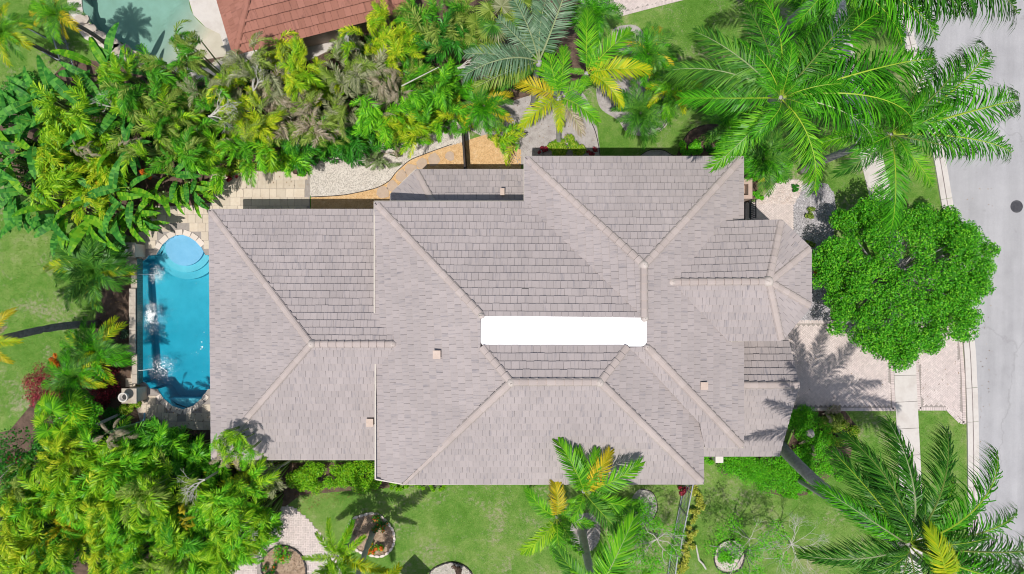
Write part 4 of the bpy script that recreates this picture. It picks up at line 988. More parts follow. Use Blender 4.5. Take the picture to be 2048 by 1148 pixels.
def banana(px, py, h, rad, mat, label, n=9, group=None, lean=None):
    r = random.Random(int(px * 11 + py * 3)); C = W(px, py, h); root = thing('bird_of_paradise_plant', label, 'plant', (C.x, C.y, 0), group); sz = rad * S * (1 - h / D)
    for i in range(n):
        az = i * 2.39996 + r.uniform(-.5, .5)
        if lean is not None: az = lean + r.uniform(-1.3, 1.3)
        b = Vector((r.gauss(0, .18) * sz, r.gauss(0, .18) * sz, h - r.uniform(.7, 1.5)))
        put(LEAF[r.randrange(5)], 'leaf', root, b, (r.uniform(-.5, .5), r.uniform(-.2, .45), az), sz / 1.9 * r.uniform(.75, 1.15), [M[mat if r.random() < .8 else 'bananalime'], M['rachis']])
    mb = MB()
    for i in range(4): mb.tube([(r.gauss(0, .1), r.gauss(0, .1), 0), (r.gauss(0, .2), r.gauss(0, .2), max(.2, h - .6))], [.07, .05], 5)
    mb.build('stem', M['crownshaft'], root); return root

def leaf_cloud(centers, n, size, seed, up=.5, asp=.55):
    """leaf faces filling ellipsoidal clumps; centers: (x, y, z, r)"""
    r = np.random.RandomState(seed); C = np.array(centers); w = C[:, 3] ** 2; k = r.choice(len(C), n, p=w / w.sum()); d = r.normal(size=(n, 3)); d /= np.linalg.norm(d, axis=1)[:, None]
    rad = C[k, 3] * r.uniform(.55, 1.08, n); pos = C[k, :3] + d * rad[:, None] * np.array([1, 1, .8])
    nm = d * .7 + r.normal(size=(n, 3)) * .55 + np.array([0, 0, up]); nm /= np.linalg.norm(nm, axis=1)[:, None]
    a = np.cross(nm, r.normal(size=(n, 3))); a /= np.linalg.norm(a, axis=1)[:, None]; b = np.cross(nm, a); s = size * r.uniform(.6, 1.3, n)[:, None]
    V = np.stack([pos - a * s * .5, pos + b * s * asp * .5 + nm * s * .08, pos + a * s * .5 - nm * s * .12, pos - b * s * asp * .5 + nm * s * .08], 1).reshape(-1, 3)
    return V, (np.arange(n)[:, None] * 4 + np.array([[0, 1, 2, 3]]))
def cloud_obj(name, centers, n, size, mat, parent, seed=0, up=.5, asp=.55):
    V, F = leaf_cloud(centers, n, size, seed, up, asp); me = bpy.data.meshes.new(name); me.from_pydata(V.tolist(), [], F.tolist()); me.materials.append(M[mat]); return put(me, name, parent)

def shrub(px, py, rx, ry, h, mat, label, n=900, size=.09, name='shrub', cat='shrub', group=None, clumps=14, seed=0, flowers=None, rot=0, up=.5, dens=None):
    r = random.Random(seed + int(px + py * 3)); C = W(px, py, h * .7); k = 1 - h * .7 / D; root = thing(name, label, cat, (C.x, C.y, 0), group); ax, ay = rx * S * k, ry * S * k; cs = []
    for i in range(clumps):
        a = r.random() * 6.28; d = math.sqrt(r.random()) * .8; x, y = math.cos(a) * d * ax, math.sin(a) * d * ay; z = h * (.35 + .4 * (1 - d * d) * r.uniform(.6, 1.1)); rr = min(ax, ay) * r.uniform(.28, .45)
        x, y = x * math.cos(rot) - y * math.sin(rot), x * math.sin(rot) + y * math.cos(rot); cs.append((x, y, max(z, rr * .4), rr))
    cloud_obj('foliage', cs, n, size, mat, root, seed + int(px), up)
    mb = MB()
    for c in cs[:6]: mb.tube([(c[0] * .2, c[1] * .2, 0), (c[0] * .7, c[1] * .7, c[2] * .6), (c[0], c[1], c[2])], [.025, .018, .01], 4)
    mb.build('stem', M['bark_dark'], root)
    if flowers:
        fm, fn, fs = flowers; tops = [(c[0], c[1], c[2] + c[3] * .55, c[3] * .75) for c in cs]; cloud_obj('flowers', tops, fn, fs, fm, root, seed + 5, .9, .9)
    return root

def tree(px, py, rx, ry, h, ch, mat, label, n=20000, size=.13, clumps=90, seed=0, base=None, name='tree', bark='bark', cr=(.45, .85), sparse=False, tr=.16, shell=False):
    r = random.Random(seed); zc = h - ch / 2; C = W(px, py, zc); b = W(base[0], base[1], 0) if base else Vector((C.x, C.y, 0)); root = thing(name, label, 'tree', b); k = 1 - zc / D; ax, ay, az = rx * S * k, ry * S * k, ch / 2; o = C - b; cs = []
    for i in range(clumps if shell else 0):      # an even dome of boughs, jittered
        z = 1 - (i + .5) / clumps * 1.5; a = i * 2.39996 + r.uniform(-.25, .25); q = math.sqrt(max(0, 1 - z * z)); lump = 1 + .07 * math.sin(a * 3 + 1) + .07 * math.sin(a * 7 + z * 3); rr = r.uniform(*cr); s_ = r.uniform(.80, 1.12) * lump
        cs.append((o.x + math.cos(a) * q * (ax - rr * .6) * s_, o.y + math.sin(a) * q * (ay - rr * .6) * s_, o.z + z * (az - rr * .3) * r.uniform(.75, 1.05), rr))
    for i in range(0 if shell else clumps):
        while True:
            x, y, z = r.uniform(-1, 1), r.uniform(-1, 1), r.uniform(-1, 1); q = x * x + y * y + z * z
            if (q < 1 and q > .12) or (sparse and q < 1): break
        rr = r.uniform(*cr); cs.append((o.x + x * (ax - rr * .5), o.y + y * (ay - rr * .5), o.z + z * (az - rr * .3), rr))
    cloud_obj('crown', cs, n, size, mat, root, seed)
    mb = MB(); fork = Vector((o.x * .5, o.y * .5, zc - az * .9)); mb.tube([(0, 0, 0), fork * .5, fork], [tr * 1.3, tr, tr * .9], 9); mb.build('trunk', M[bark], root, True)
    mb = MB()
    for c in cs[::3]:
        c = Vector(c[:3]); m = fork.lerp(c, .5) + Vector((r.uniform(-.2, .2), r.uniform(-.2, .2), r.uniform(-.1, .3))); mb.tube([fork, m, c], [tr * .45, tr * .25, .015], 5)
    mb.build('limbs', M[bark], root, True); return root

def twigs(px, py, rad, h, label, n=9, seed=0, name='bare_tree', cat='bare tree', mat='twig', r0=.035, depth=4, lean=None, base=None):
    r = random.Random(seed); C = W(px, py, h); root = thing(name, label, cat, (C.x, C.y, 0)); sz = rad * S * (1 - h / D); mb = MB()
    def grow(p, d, l, rr, k):
        q = p + d * l; m = p + d * l * .5 + Vector((r.uniform(-.1, .1), r.uniform(-.1, .1), r.uniform(-.05, .05))) * l; mb.tube([p, m, q], [rr, rr * .8, rr * .6], 4, cap=False)
        if k:
            for _ in range(r.choice((2, 2, 3))):
                e = (d + Vector((r.uniform(-.8, .8), r.uniform(-.8, .8), r.uniform(-.3, .35)))).normalized(); grow(q, e, l * r.uniform(.6, .9), rr * .62, k - 1)
    for i in range(n):
        a = i * 6.283 / n + r.uniform(-.4, .4)
        if lean is not None: a = lean + r.uniform(-.5, .5)
        grow(Vector((0, 0, max(.1, h - .5))), Vector((math.cos(a), math.sin(a), r.uniform(.05, .35))).normalized(), sz * .38, r0, depth - 1)
    mb.build('branches', M[mat], root)
    t = MB(); t.tube([(0, 0, 0), (.05, 0, h * .5), (0, 0, max(.15, h - .45))], [r0 * 2.2, r0 * 1.8, r0 * 1.5], 7); t.build('trunk', M[mat], root); return root
# ------------------------------------------------------------------ the tall palms
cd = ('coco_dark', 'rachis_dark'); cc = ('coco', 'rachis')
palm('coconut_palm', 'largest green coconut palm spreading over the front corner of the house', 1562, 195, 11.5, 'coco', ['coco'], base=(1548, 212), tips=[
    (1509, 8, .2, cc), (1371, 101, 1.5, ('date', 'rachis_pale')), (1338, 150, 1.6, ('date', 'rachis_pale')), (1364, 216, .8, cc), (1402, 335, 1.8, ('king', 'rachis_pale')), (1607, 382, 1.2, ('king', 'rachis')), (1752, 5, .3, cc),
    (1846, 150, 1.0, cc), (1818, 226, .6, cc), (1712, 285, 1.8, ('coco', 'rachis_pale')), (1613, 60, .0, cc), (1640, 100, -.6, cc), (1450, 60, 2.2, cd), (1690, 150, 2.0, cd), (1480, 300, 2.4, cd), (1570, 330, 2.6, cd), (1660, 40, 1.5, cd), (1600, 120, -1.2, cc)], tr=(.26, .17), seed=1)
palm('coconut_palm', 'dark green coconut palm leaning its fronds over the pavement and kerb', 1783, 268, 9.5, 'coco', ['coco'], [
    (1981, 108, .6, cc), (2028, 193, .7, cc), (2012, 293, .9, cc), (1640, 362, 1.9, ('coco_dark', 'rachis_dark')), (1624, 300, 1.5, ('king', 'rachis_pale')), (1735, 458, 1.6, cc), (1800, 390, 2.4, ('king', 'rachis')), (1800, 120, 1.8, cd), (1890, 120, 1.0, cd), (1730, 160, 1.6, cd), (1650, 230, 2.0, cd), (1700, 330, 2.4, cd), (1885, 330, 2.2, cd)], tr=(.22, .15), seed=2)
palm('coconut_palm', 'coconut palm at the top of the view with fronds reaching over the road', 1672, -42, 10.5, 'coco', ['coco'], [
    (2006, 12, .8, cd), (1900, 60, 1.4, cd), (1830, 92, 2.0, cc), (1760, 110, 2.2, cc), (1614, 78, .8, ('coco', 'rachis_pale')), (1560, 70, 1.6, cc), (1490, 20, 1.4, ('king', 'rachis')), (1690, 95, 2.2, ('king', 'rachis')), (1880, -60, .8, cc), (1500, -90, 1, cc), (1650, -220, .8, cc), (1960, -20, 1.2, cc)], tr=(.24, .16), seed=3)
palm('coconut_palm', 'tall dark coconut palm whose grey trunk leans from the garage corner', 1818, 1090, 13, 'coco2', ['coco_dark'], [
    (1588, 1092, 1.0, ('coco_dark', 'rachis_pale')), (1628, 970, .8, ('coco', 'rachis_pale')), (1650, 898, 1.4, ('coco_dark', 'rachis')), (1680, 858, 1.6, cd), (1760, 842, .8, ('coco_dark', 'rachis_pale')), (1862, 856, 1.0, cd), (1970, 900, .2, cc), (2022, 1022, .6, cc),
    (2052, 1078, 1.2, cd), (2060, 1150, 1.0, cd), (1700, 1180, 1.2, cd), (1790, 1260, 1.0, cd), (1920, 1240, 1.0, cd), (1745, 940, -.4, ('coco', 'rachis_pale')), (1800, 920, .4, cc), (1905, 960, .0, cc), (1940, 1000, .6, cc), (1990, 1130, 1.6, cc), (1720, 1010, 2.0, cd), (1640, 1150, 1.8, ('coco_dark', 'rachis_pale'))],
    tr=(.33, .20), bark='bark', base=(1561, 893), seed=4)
palm('young_palm', 'bright yellow young frond cluster over the dark palm at the lower right corner', 1888, 1158, 13.9, 'king', ['kingyel'], [(1858, 1052, -.3, ('kingyel', 'rachis')), (1872, 1075, -.2, ('kingyel', 'rachis')), (1835, 1110, .2, ('king', 'rachis')), (1905, 1160, .5, ('king', 'rachis')), (1840, 1180, .6, ('king', 'rachis'))], tr=(.12, .09), seed=5)
palm('palm', 'yellow fronded palm with a dark trunk leaning out over the left lawn', -14, 682, 8, 'king', ['kingyel'], [(54, 622, .8, ('gold', 'rachis')), (50, 652, 1.2, ('tan', 'rachis_pale')), (64, 680, .6, ('kingyel', 'rachis')), (58, 712, 1.0, ('gold', 'rachis')), (46, 760, 1.0, ('kingyel', 'rachis')), (10, 600, .8, ('gold', 'rachis')), (10, 775, .8, ('kingyel', 'rachis')), (-100, 690, 1, ('king', 'rachis')), (-60, 600, 1, ('king', 'rachis')), (-60, 760, 1, ('king', 'rachis'))], tr=(.21, .17), bark='bark_dark', base=(194, 648), seed=6)
# bottom palms
palm('king_palm', 'green palm with one golden frond reaching over the lower eave', 1168, 985, 7.2, 'king', ['king'], [(1108, 884, .2, ('king', 'rachis')), (1150, 900, -.2, ('king', 'rachis')), (1209, 893, .6, ('gold', 'rachis')), (1262, 905, .8, ('king', 'rachis')), (1264, 988, .6, ('king', 'rachis')), (1236, 1012, .8, ('king', 'rachis')), (1135, 992, .6, ('king', 'rachis')), (1228, 1042, 1.0, ('date', 'rachis')), (1190, 905, -.6, ('king', 'rachis')), (1140, 1020, 1.0, ('king', 'rachis')), (1175, 935, -1.2, ('king', 'rachis'))], tr=(.12, .08), bark='bark_pale', seed=7)
palm('king_palm', 'bright green palm with a golden upright frond standing on the lower lawn', 1114, 1036, 5.6, 'king', ['king'], [(1099, 948, .2, ('gold', 'rachis')), (1052, 975, .5, ('king', 'rachis')), (1046, 1086, .8, ('lime', 'rachis')), (1130, 1112, .6, ('king', 'rachis')), (1182, 1038, .3, ('king', 'rachis')), (1144, 1004, -.2, ('king', 'rachis')), (1110, 1090, .6, ('king', 'rachis')), (1086, 1010, .3, ('king', 'rachis')), (1160, 1080, .9, ('king', 'rachis'))], tr=(.11, .08), bark='bark_pale', seed=8)
palm('royal_palm', 'palm with a smooth pale trunk rising from the round mulch ring', 1193, 1188, 8.0, 'king', ['king'], [(1108, 1096, .6, ('date', 'rachis')), (1128, 1110, .6, ('king', 'rachis')), (1196, 1085, .4, ('king', 'rachis_pale')), (1251, 1034, -.2, ('king', 'rachis_pale')), (1275, 1120, .8, ('king', 'rachis')), (1090, 1190, .8, ('king', 'rachis')), (1300, 1200, .8, ('king', 'rachis')), (1100, 1260, .8, ('king', 'rachis')), (1200, 1310, .8, ('king', 'rachis')), (1230, 1110, .5, ('king', 'rachis'))], tr=(.24, .18), bark='bark_pale', base=(1164, 1064), seed=9)
palm('foxtail_palm', 'bushy foxtail palm with plume fronds beside the scalloped flower bed', 676, 1112, 5.2, 'foxtail', ['lime'], [(662, 1034, .3, ('lime', 'rachis')), (736, 1064, .4, ('lime', 'rachis')), (620, 1102, .6, ('lime', 'rachis')), (782, 1122, .9, ('kingyel', 'rachis')), (610, 1150, .8, ('lime', 'rachis')), (690, 1180, .8, ('lime', 'rachis')), (745, 1160, .8, ('lime', 'rachis')), (705, 1040, .0, ('bright', 'rachis')), (640, 1060, .3, ('lime', 'rachis')), (712, 1100, .3, ('bright', 'rachis')), (700, 1060, -.8, ('lime', 'rachis')), (640, 1180, .8, ('lime', 'rachis'))], tr=(.15, .12), bark='bark_pale', seed=10, base=(706, 1074))
palm('foxtail_palm', 'bushy foxtail palm whose pale trunk rises from the scalloped flower bed', 702, 1196, 6.5, 'foxtail', ['lime'], [(800, 1118, .6, ('kingyel', 'rachis')), (640, 1150, .8, ('lime', 'rachis')), (660, 1120, .2, ('lime', 'rachis')), (770, 1200, .6, ('lime', 'rachis')), (720, 1290, .6, ('lime', 'rachis')), (620, 1230, .6, ('lime', 'rachis'))], tr=(.16, .12), bark='bark_pale', seed=12, base=(745, 1066))

# north side small palms
palm('king_palm', 'yellow green palm with broad fronds standing in the grey mulch bed', 1118, 194, 6.5, 'king', ['king'], [(1049, 268, .8, ('kingyel', 'rachis')), (1028, 180, .8, ('gold', 'rachis')), (1062, 126, .4, ('king', 'rachis')), (1098, 98, .0, ('king', 'rachis')), (1126, 102, -.3, ('king', 'rachis')), (1176, 160, .3, ('king', 'rachis')), (1189, 250, .8, ('king', 'rachis')), (1158, 282, 2.2, ('tan', 'rachis')), (1120, 270, 1.2, ('kingyel', 'rachis')), (1085, 150, -.6, ('silver', 'rachis_pale'))], tr=(.14, .10), bark='bark_pale', seed=11, base=(1118, 290))
palm('king_palm', 'taller yellow green palm just behind the one in the grey mulch', 1174, 145, 7.2, 'king', ['king'], [(1166, 36, .2, ('king', 'rachis')), (1249, 71, .3, ('king', 'rachis')), (1280, 150, .9, ('kingyel', 'rachis')), (1232, 222, 1.0, ('kingyel', 'rachis')), (1138, 150, .4, ('king', 'rachis')), (1215, 110, -.2, ('gold', 'rachis')), (1190, 80, -.4, ('king', 'rachis')), (1160, 190, .5, ('king', 'rachis')), (1225, 175, .2, ('king', 'rachis'))], tr=(.14, .10), bark='bark_pale', seed=12)
palm('silver_palm', 'large silvery palm with pale midribs at the top beside the hedge', 1078, 122, 7.6, 'silver', ['silver'], [(1140, -30, .2, ('silver', 'rachis_pale')), (1095, 0, .3, ('silver', 'rachis_pale')), (940, 132, .9, ('silver', 'rachis_pale')), (938, 184, 1.4, ('silver', 'rachis_pale')), (1000, 60, .8, ('silver', 'rachis_pale')), (960, 205, 1.8, ('olive', 'rachis_pale')), (1030, 20, .8, ('silver', 'rachis_pale')), (1010, 200, 1.6, ('date', 'rachis'))], tr=(.18, .14), seed=13)
for a in ((1296, 108, 3.6, 58, 'small feathery palm left of the shadow on the top lawn', ['date', 'coco'], (1285, 155), ('gold', .4)), (1281, 226, 2.6, 60, 'small dark feathery palm in the round mulch bed', ['date', 'coco_dark'], None, None), (968, 212, 3.2, 58, 'blue green feathery palm with yellow lower fronds beside the dark fence', ['coco', 'date'], None, ('gold', .5)),
          (1187, 32, 4.0, 60, 'fuzzy green palm under the neighbouring driveway edge', ['date', 'coco'], None, None), (1345, 178, 3.5, 55, 'feathery palm half hidden beneath the largest coconut palm', ['date', 'king'], None, ('kingyel', .4)),
          (193, 540, 2.0, 82, 'largest dark feathery palm on the lawn left of the pool', ['date', 'coco_dark'], None, ('kingyel', .3)), (194, 702, 1.6, 70, 'feathery palm with bright outer fronds beside the middle of the pool wall', ['date', 'coco'], None, ('kingyel', .45)), (156, 752, 2.0, 62, 'rounded feathery palm beside the red leaved shrub', ['coco', 'date'], None, ('kingyel', .4)),
          (12, 66, 4.0, 56, 'feathery palm at the left edge of the top lawn', ['king', 'date'], None, ('kingyel', .4)), (116, 30, 4.4, 52, 'feathery palm with brown lower fronds by the neighbouring pool', ['date', 'king'], None, ('gold', .5)), (1528, 318, 3.0, 62, 'low feathery palm in the brown soil by the front corner of the house', ['date', 'coco'], None, None),
          (1460, 255, 3.0, 60, 'shaded feathery palm under the big palm by the soil bed', ['coco', 'date'], None, None), (158, 506, 1.7, 50, 'second dark feathery palm just behind the largest one by the pool', ['coco_dark', 'date'], None, None)):
    palm('feathery_palm', a[4], a[0], a[1], a[2], 'date', a[5], n=34, size=a[3] * 1.05, tr=(.12, .09), bark='bark_dark', base=a[6], odd=a[7], seed=20)
areca(1010, 264, 2.4, 44, ['lime', 'yellow', 'bright'], 'low yellow green palm clump at the edge of the tan gravel', 20, 'arecab')
palm('fan_palm', 'x', 0, 0, 1, 'date', ['date'], hide_trunk=True) if False else None
def fan(px, py, h, label, n=14, mats=('date', 'olive'), sz=1.0):
    C = W(px, py, h); root = thing('fan_palm', label, 'palm', (C.x, C.y, 0)); r = random.Random(int(px)); trunk(root, (0, 0, 0), (0, 0, h - .3), .09, .07, M['bark_dark'])
    for i in range(n): put(FAN[i % 3], 'fan_leaf', root, (0, 0, h - .4), (r.uniform(-.3, .3), r.uniform(-.4, .5), i * 2.4), sz * r.uniform(.8, 1.15), [M[mats[i % len(mats)]], M['rachis']])
fan(1000, 40, 5, 'olive fan palm at the top edge right of the yellow arecas', 14, ('olive', 'date', 'grey')); fan(1050, 35, 4.8, 'fan palm with pale stalks next to the silvery palm', 12, ('olive', 'silver')); fan(960, 75, 4.2, 'lower fan palm between hedge and silvery palm', 12, ('olive', 'date'))
fan(112, 838, 3.6, 'bright yellow green fan palm below the red leaved shrub', 12, ('lime', 'king'), 1.1); fan(1620, 30, 3.2, 'shaded fan palm below the crossing coconut fronds', 10, ('date', 'coco'))

# ------------------------------------------------------------------ areca hedge north of the house
GN = 'areca palms of the hedge north of the house'
NH = [(118, 250, 4.5, 62, 'lime', 'lime areca between the banana leaves, nearest the top lawn'), (92, 300, 4.6, 62, ['lime', 'yellow'], 'yellowish lime areca at the far left of the hedge'), (92, 348, 4.2, 60, 'lime', 'lime areca left of the orange flowers'), (150, 372, 4.0, 60, ['yellow', 'lime'], 'yellow lime areca at the lower left end of the hedge'),
      (192, 325, 4.0, 52, ['yellow', 'lime'], 'yellow flecked areca above the banana leaves'), (260, 190, 4.6, 56, ['olive', 'green'], 'big olive areca right under the neighbouring pool'), (312, 150, 4.6, 52, ['olive', 'green'], 'olive areca touching the pale pool edge'), (366, 104, 4.6, 46, ['green', 'olive'], 'feathery areca arching over the neighbouring pool'),
      (330, 215, 4.8, 60, ['green', 'olive'], 'mixed green areca in the middle of the left hedge'), (290, 245, 4.6, 60, ['olive', 'lime'], 'olive lime areca below the broad paddle leaves'), (345, 285, 4.2, 56, ['olive', 'green'], 'drooping olive areca above the two bright ones'), (378, 322, 3.6, 52, ['bright', 'green'], 'bright lime areca by the corner of the patio'),
      (428, 318, 3.6, 56, ['bright', 'lime'], 'brightest lime areca beside the stone patio'), (480, 300, 3.6, 50, ['green', 'bright'], 'green areca above the single dark pot'), (215, 150, 4.4, 48, ['green', 'lime'], 'green areca behind the top paddle leaves'), (408, 180, 4.2, 50, ['green', 'grey'], 'shaded grey green areca under bare white branches'),
      (468, 158, 4.8, 52, ['yellow', 'lime'], 'yellow lime areca near the corner of the red roof'), (500, 125, 4.6, 48, ['grey', 'olive'], 'faded grey green areca against the red roof corner'), (455, 215, 4.6, 54, ['olive', 'grey'], 'olive grey areca with dead tips in mid hedge'), (545, 175, 4.6, 46, ['grey', 'tan'], 'grey tan areca with dry fronds left of the bright chevron fronds'),
      (562, 235, 4.2, 50, ['tan', 'olive'], 'tan and olive areca in the middle of the hedge'), (505, 255, 4.2, 48, ['olive', 'yellow'], 'olive yellow areca above the green lower fringe'), (545, 305, 3.4, 52, ['bright', 'lime'], 'lime areca at the start of the white gravel'), (600, 130, 5.0, 52, ['lime', 'yellow'], 'lime areca with neat chevron fronds below the red eave'),
      (628, 190, 4.6, 52, ['lime', 'yellow'], 'second chevron fronded lime areca in mid hedge'), (690, 140, 4.8, 50, ['grey', 'olive'], 'grey olive areca under the right end of the red roof'), (735, 140, 4.8, 52, ['olive', 'grey'], 'olive areca beside the dead pinkish fronds'), (775, 170, 4.8, 46, ['tan', 'grey'], 'dead tan areca with pinkish drooping fronds'),
      (618, 262, 4.0, 46, ['tan', 'olive'], 'tan areca hanging over dark green leaves'), (590, 290, 3.4, 44, ['green', 'deep'], 'green areca fringe left of the pale grass tuft'), (650, 290, 3.4, 48, ['deep', 'green'], 'dark green areca above the white gravel'), (710, 285, 3.4, 50, ['deep', 'green'], 'deep green areca directly above the pale grass tuft'),
      (745, 235, 4.2, 50, 'bright', 'bright radiating areca above the white gravel'), (800, 265, 3.6, 48, ['lime', 'yellow'], 'yellow lime areca at the gravel edge'), (850, 245, 3.6, 52, ['lime', 'bright'], 'lime areca near the dark fence'), (870, 180, 4.4, 54, ['bright', 'green'], 'bright green areca left of the silvery palm'), (905, 150, 4.2, 40, ['green', 'bright'], 'green areca behind grey bare branches'),
      (765, 50, 5.0, 54, ['yellow', 'lime'], 'yellow areca right of the red roof at the top'), (808, 92, 4.8, 50, ['yellow', 'lime'], 'second yellow areca below the top edge'), (835, 25, 5.0, 52, ['green', 'olive'], 'green areca at the top edge of the view'), (885, 55, 4.8, 52, ['deep', 'olive'], 'dark green areca at the top with fine fronds'), (928, 25, 4.8, 46, ['olive', 'green'], 'olive areca next to the fan palms'), (912, 215, 3.4, 40, ['yellow', 'green'], 'yellowish areca beside the top of the dark fence'), (660, 225, 4.2, 46, ['olive', 'grey'], 'greyish areca in the gap of the hedge'), (560, 100, 4.0, 40, ['olive', 'yellow'], 'small olive areca at the neighbouring wall'), (830, 150, 4.4, 46, ['olive', 'green'], 'olive areca crossed by a long pale stick'), (700, 70, 4.0, 40, ['grey', 'green'], 'grey green areca against the end of the red roof'), (780, 120, 4.4, 44, ['olive', 'green'], 'olive green areca above the dead tan one')]
for a in NH: areca(a[0], a[1] - (16 if a[1] > 235 and a[0] > 360 else 0), a[2] * rng.uniform(.8, 1.2), a[3], a[4], a[5], 52, 'areca' if rng.random() < .6 else 'arecab', GN)
GS = 'areca palms of the thicket south of the pool'
SW = [(120, 925, 4.6, 62, ['lime', 'yellow'], 'lime areca at the upper left of the thicket'), (190, 925, 4.8, 66, ['lime', 'bright'], 'large lime areca below the round green tree'), (62, 985, 4.6, 58, ['lime', 'green'], 'green lime areca near the left edge below the dark bush'), (105, 1010, 4.8, 58, ['lime', 'bright'], 'lime areca right of the dark hollow'), (112, 1050, 4.4, 44, ['yellow', 'gold'], 'round golden yellow areca in the left of the thicket'),
      (22, 1030, 4.4, 52, ['yellow', 'lime'], 'yellow areca on the left edge'), (40, 1095, 4.8, 56, ['lime', 'yellow'], 'lime areca at the lower left corner'), (118, 1108, 4.8, 58, ['lime', 'green'], 'green lime areca at the bottom left'), (185, 1095, 4.8, 58, ['lime', 'yellow'], 'yellow streaked areca at the bottom near the dark gap'), (178, 995, 4.6, 52, ['yellow', 'lime'], 'yellow lime areca above the dark gap'),
      (238, 965, 5.0, 62, ['lime', 'bright'], 'bright lime areca above the middle of the thicket'), (250, 1030, 5.0, 62, ['bright', 'lime'], 'tall bright areca in the middle of the thicket'), (300, 985, 5.0, 60, ['lime', 'olive'], 'olive lime areca with combed fronds in mid thicket'), (305, 1050, 4.8, 58, ['lime', 'green'], 'lime areca right of the middle'), (265, 1105, 4.8, 58, ['lime', 'green'], 'green areca at the bottom middle of the thicket'),
      (355, 1020, 4.6, 54, ['olive', 'lime'], 'olive areca above the red brown dead tuft'), (352, 1090, 4.6, 56, ['green', 'lime'], 'green areca by the shaded hollow at the bottom'), (405, 1035, 4.4, 50, ['green', 'bright'], 'green areca beside the long hollow'), (440, 1005, 4.8, 60, ['lime', 'bright'], 'lime areca right of the bare grey twigs'), (455, 1060, 4.8, 56, ['lime', 'bright'], 'large lime areca near the garden path'),
      (508, 1035, 4.6, 52, ['bright', 'lime'], 'bright areca overhanging the garden path'), (430, 1105, 4.6, 56, ['lime', 'bright'], 'lime areca at the bottom left of the path'), (478, 1098, 4.2, 46, ['lime', 'yellow'], 'yellow lime areca at the edge of the path'), (480, 960, 4.2, 50, ['yellow', 'olive'], 'thin yellow olive areca under the lower wing eave'), (528, 962, 3.2, 36, ['olive', 'grey'], 'dull olive areca under fallen grey trunks'),
      (262, 894, 2.8, 54, ['green', 'bright'], 'fresh green areca left of the lower pool deck'), (316, 902, 3.4, 52, ['green', 'bright'], 'green areca below the lower pool deck'), (372, 915, 3.4, 50, ['green', 'bright'], 'green areca beside the corner of the wing'), (410, 938, 3.4, 50, ['bright', 'green'], 'emerald areca below the corner of the wing'), (330, 935, 2.6, 48, ['deep', 'green'], 'dark areca in the shade behind the emerald ones'), (466, 886, 6.2, 40, ['bright', 'lime'], 'bright areca rising over the corner of the grey roof'), (60, 1140, 4.8, 50, ['yellow', 'lime'], 'yellow areca cut by the bottom edge'), (320, 1140, 4.6, 54, ['lime', 'olive'], 'olive lime areca cut by the bottom edge'), (150, 960, 4.4, 50, ['lime', 'olive'], 'olive tinged areca between two lime ones'), (215, 1150, 4.6, 54, ['green', 'lime'], 'green areca cut by the bottom edge'), (18, 1150, 4.4, 54, ['yellow', 'lime'], 'yellow green areca in the very corner at the lower left'), (390, 1150, 4.4, 54, ['lime', 'bright'], 'bright lime areca cut by the bottom edge near the path'), (15, 975, 4.0, 50, ['green', 'olive'], 'olive green areca on the left edge below the dark bush'), (438, 1148, 3.8, 42, ['lime', 'green'], 'last lime areca at the bottom edge beside the path')]
for a in SW: areca(a[0], a[1], a[2] * (rng.uniform(.8, 1.15) if a[1] > 950 else 1), a[3], a[4], a[5], 52, 'arecab' if rng.random() < .65 else 'areca', GS, lean=R(-100) if rng.random() < .5 else None)

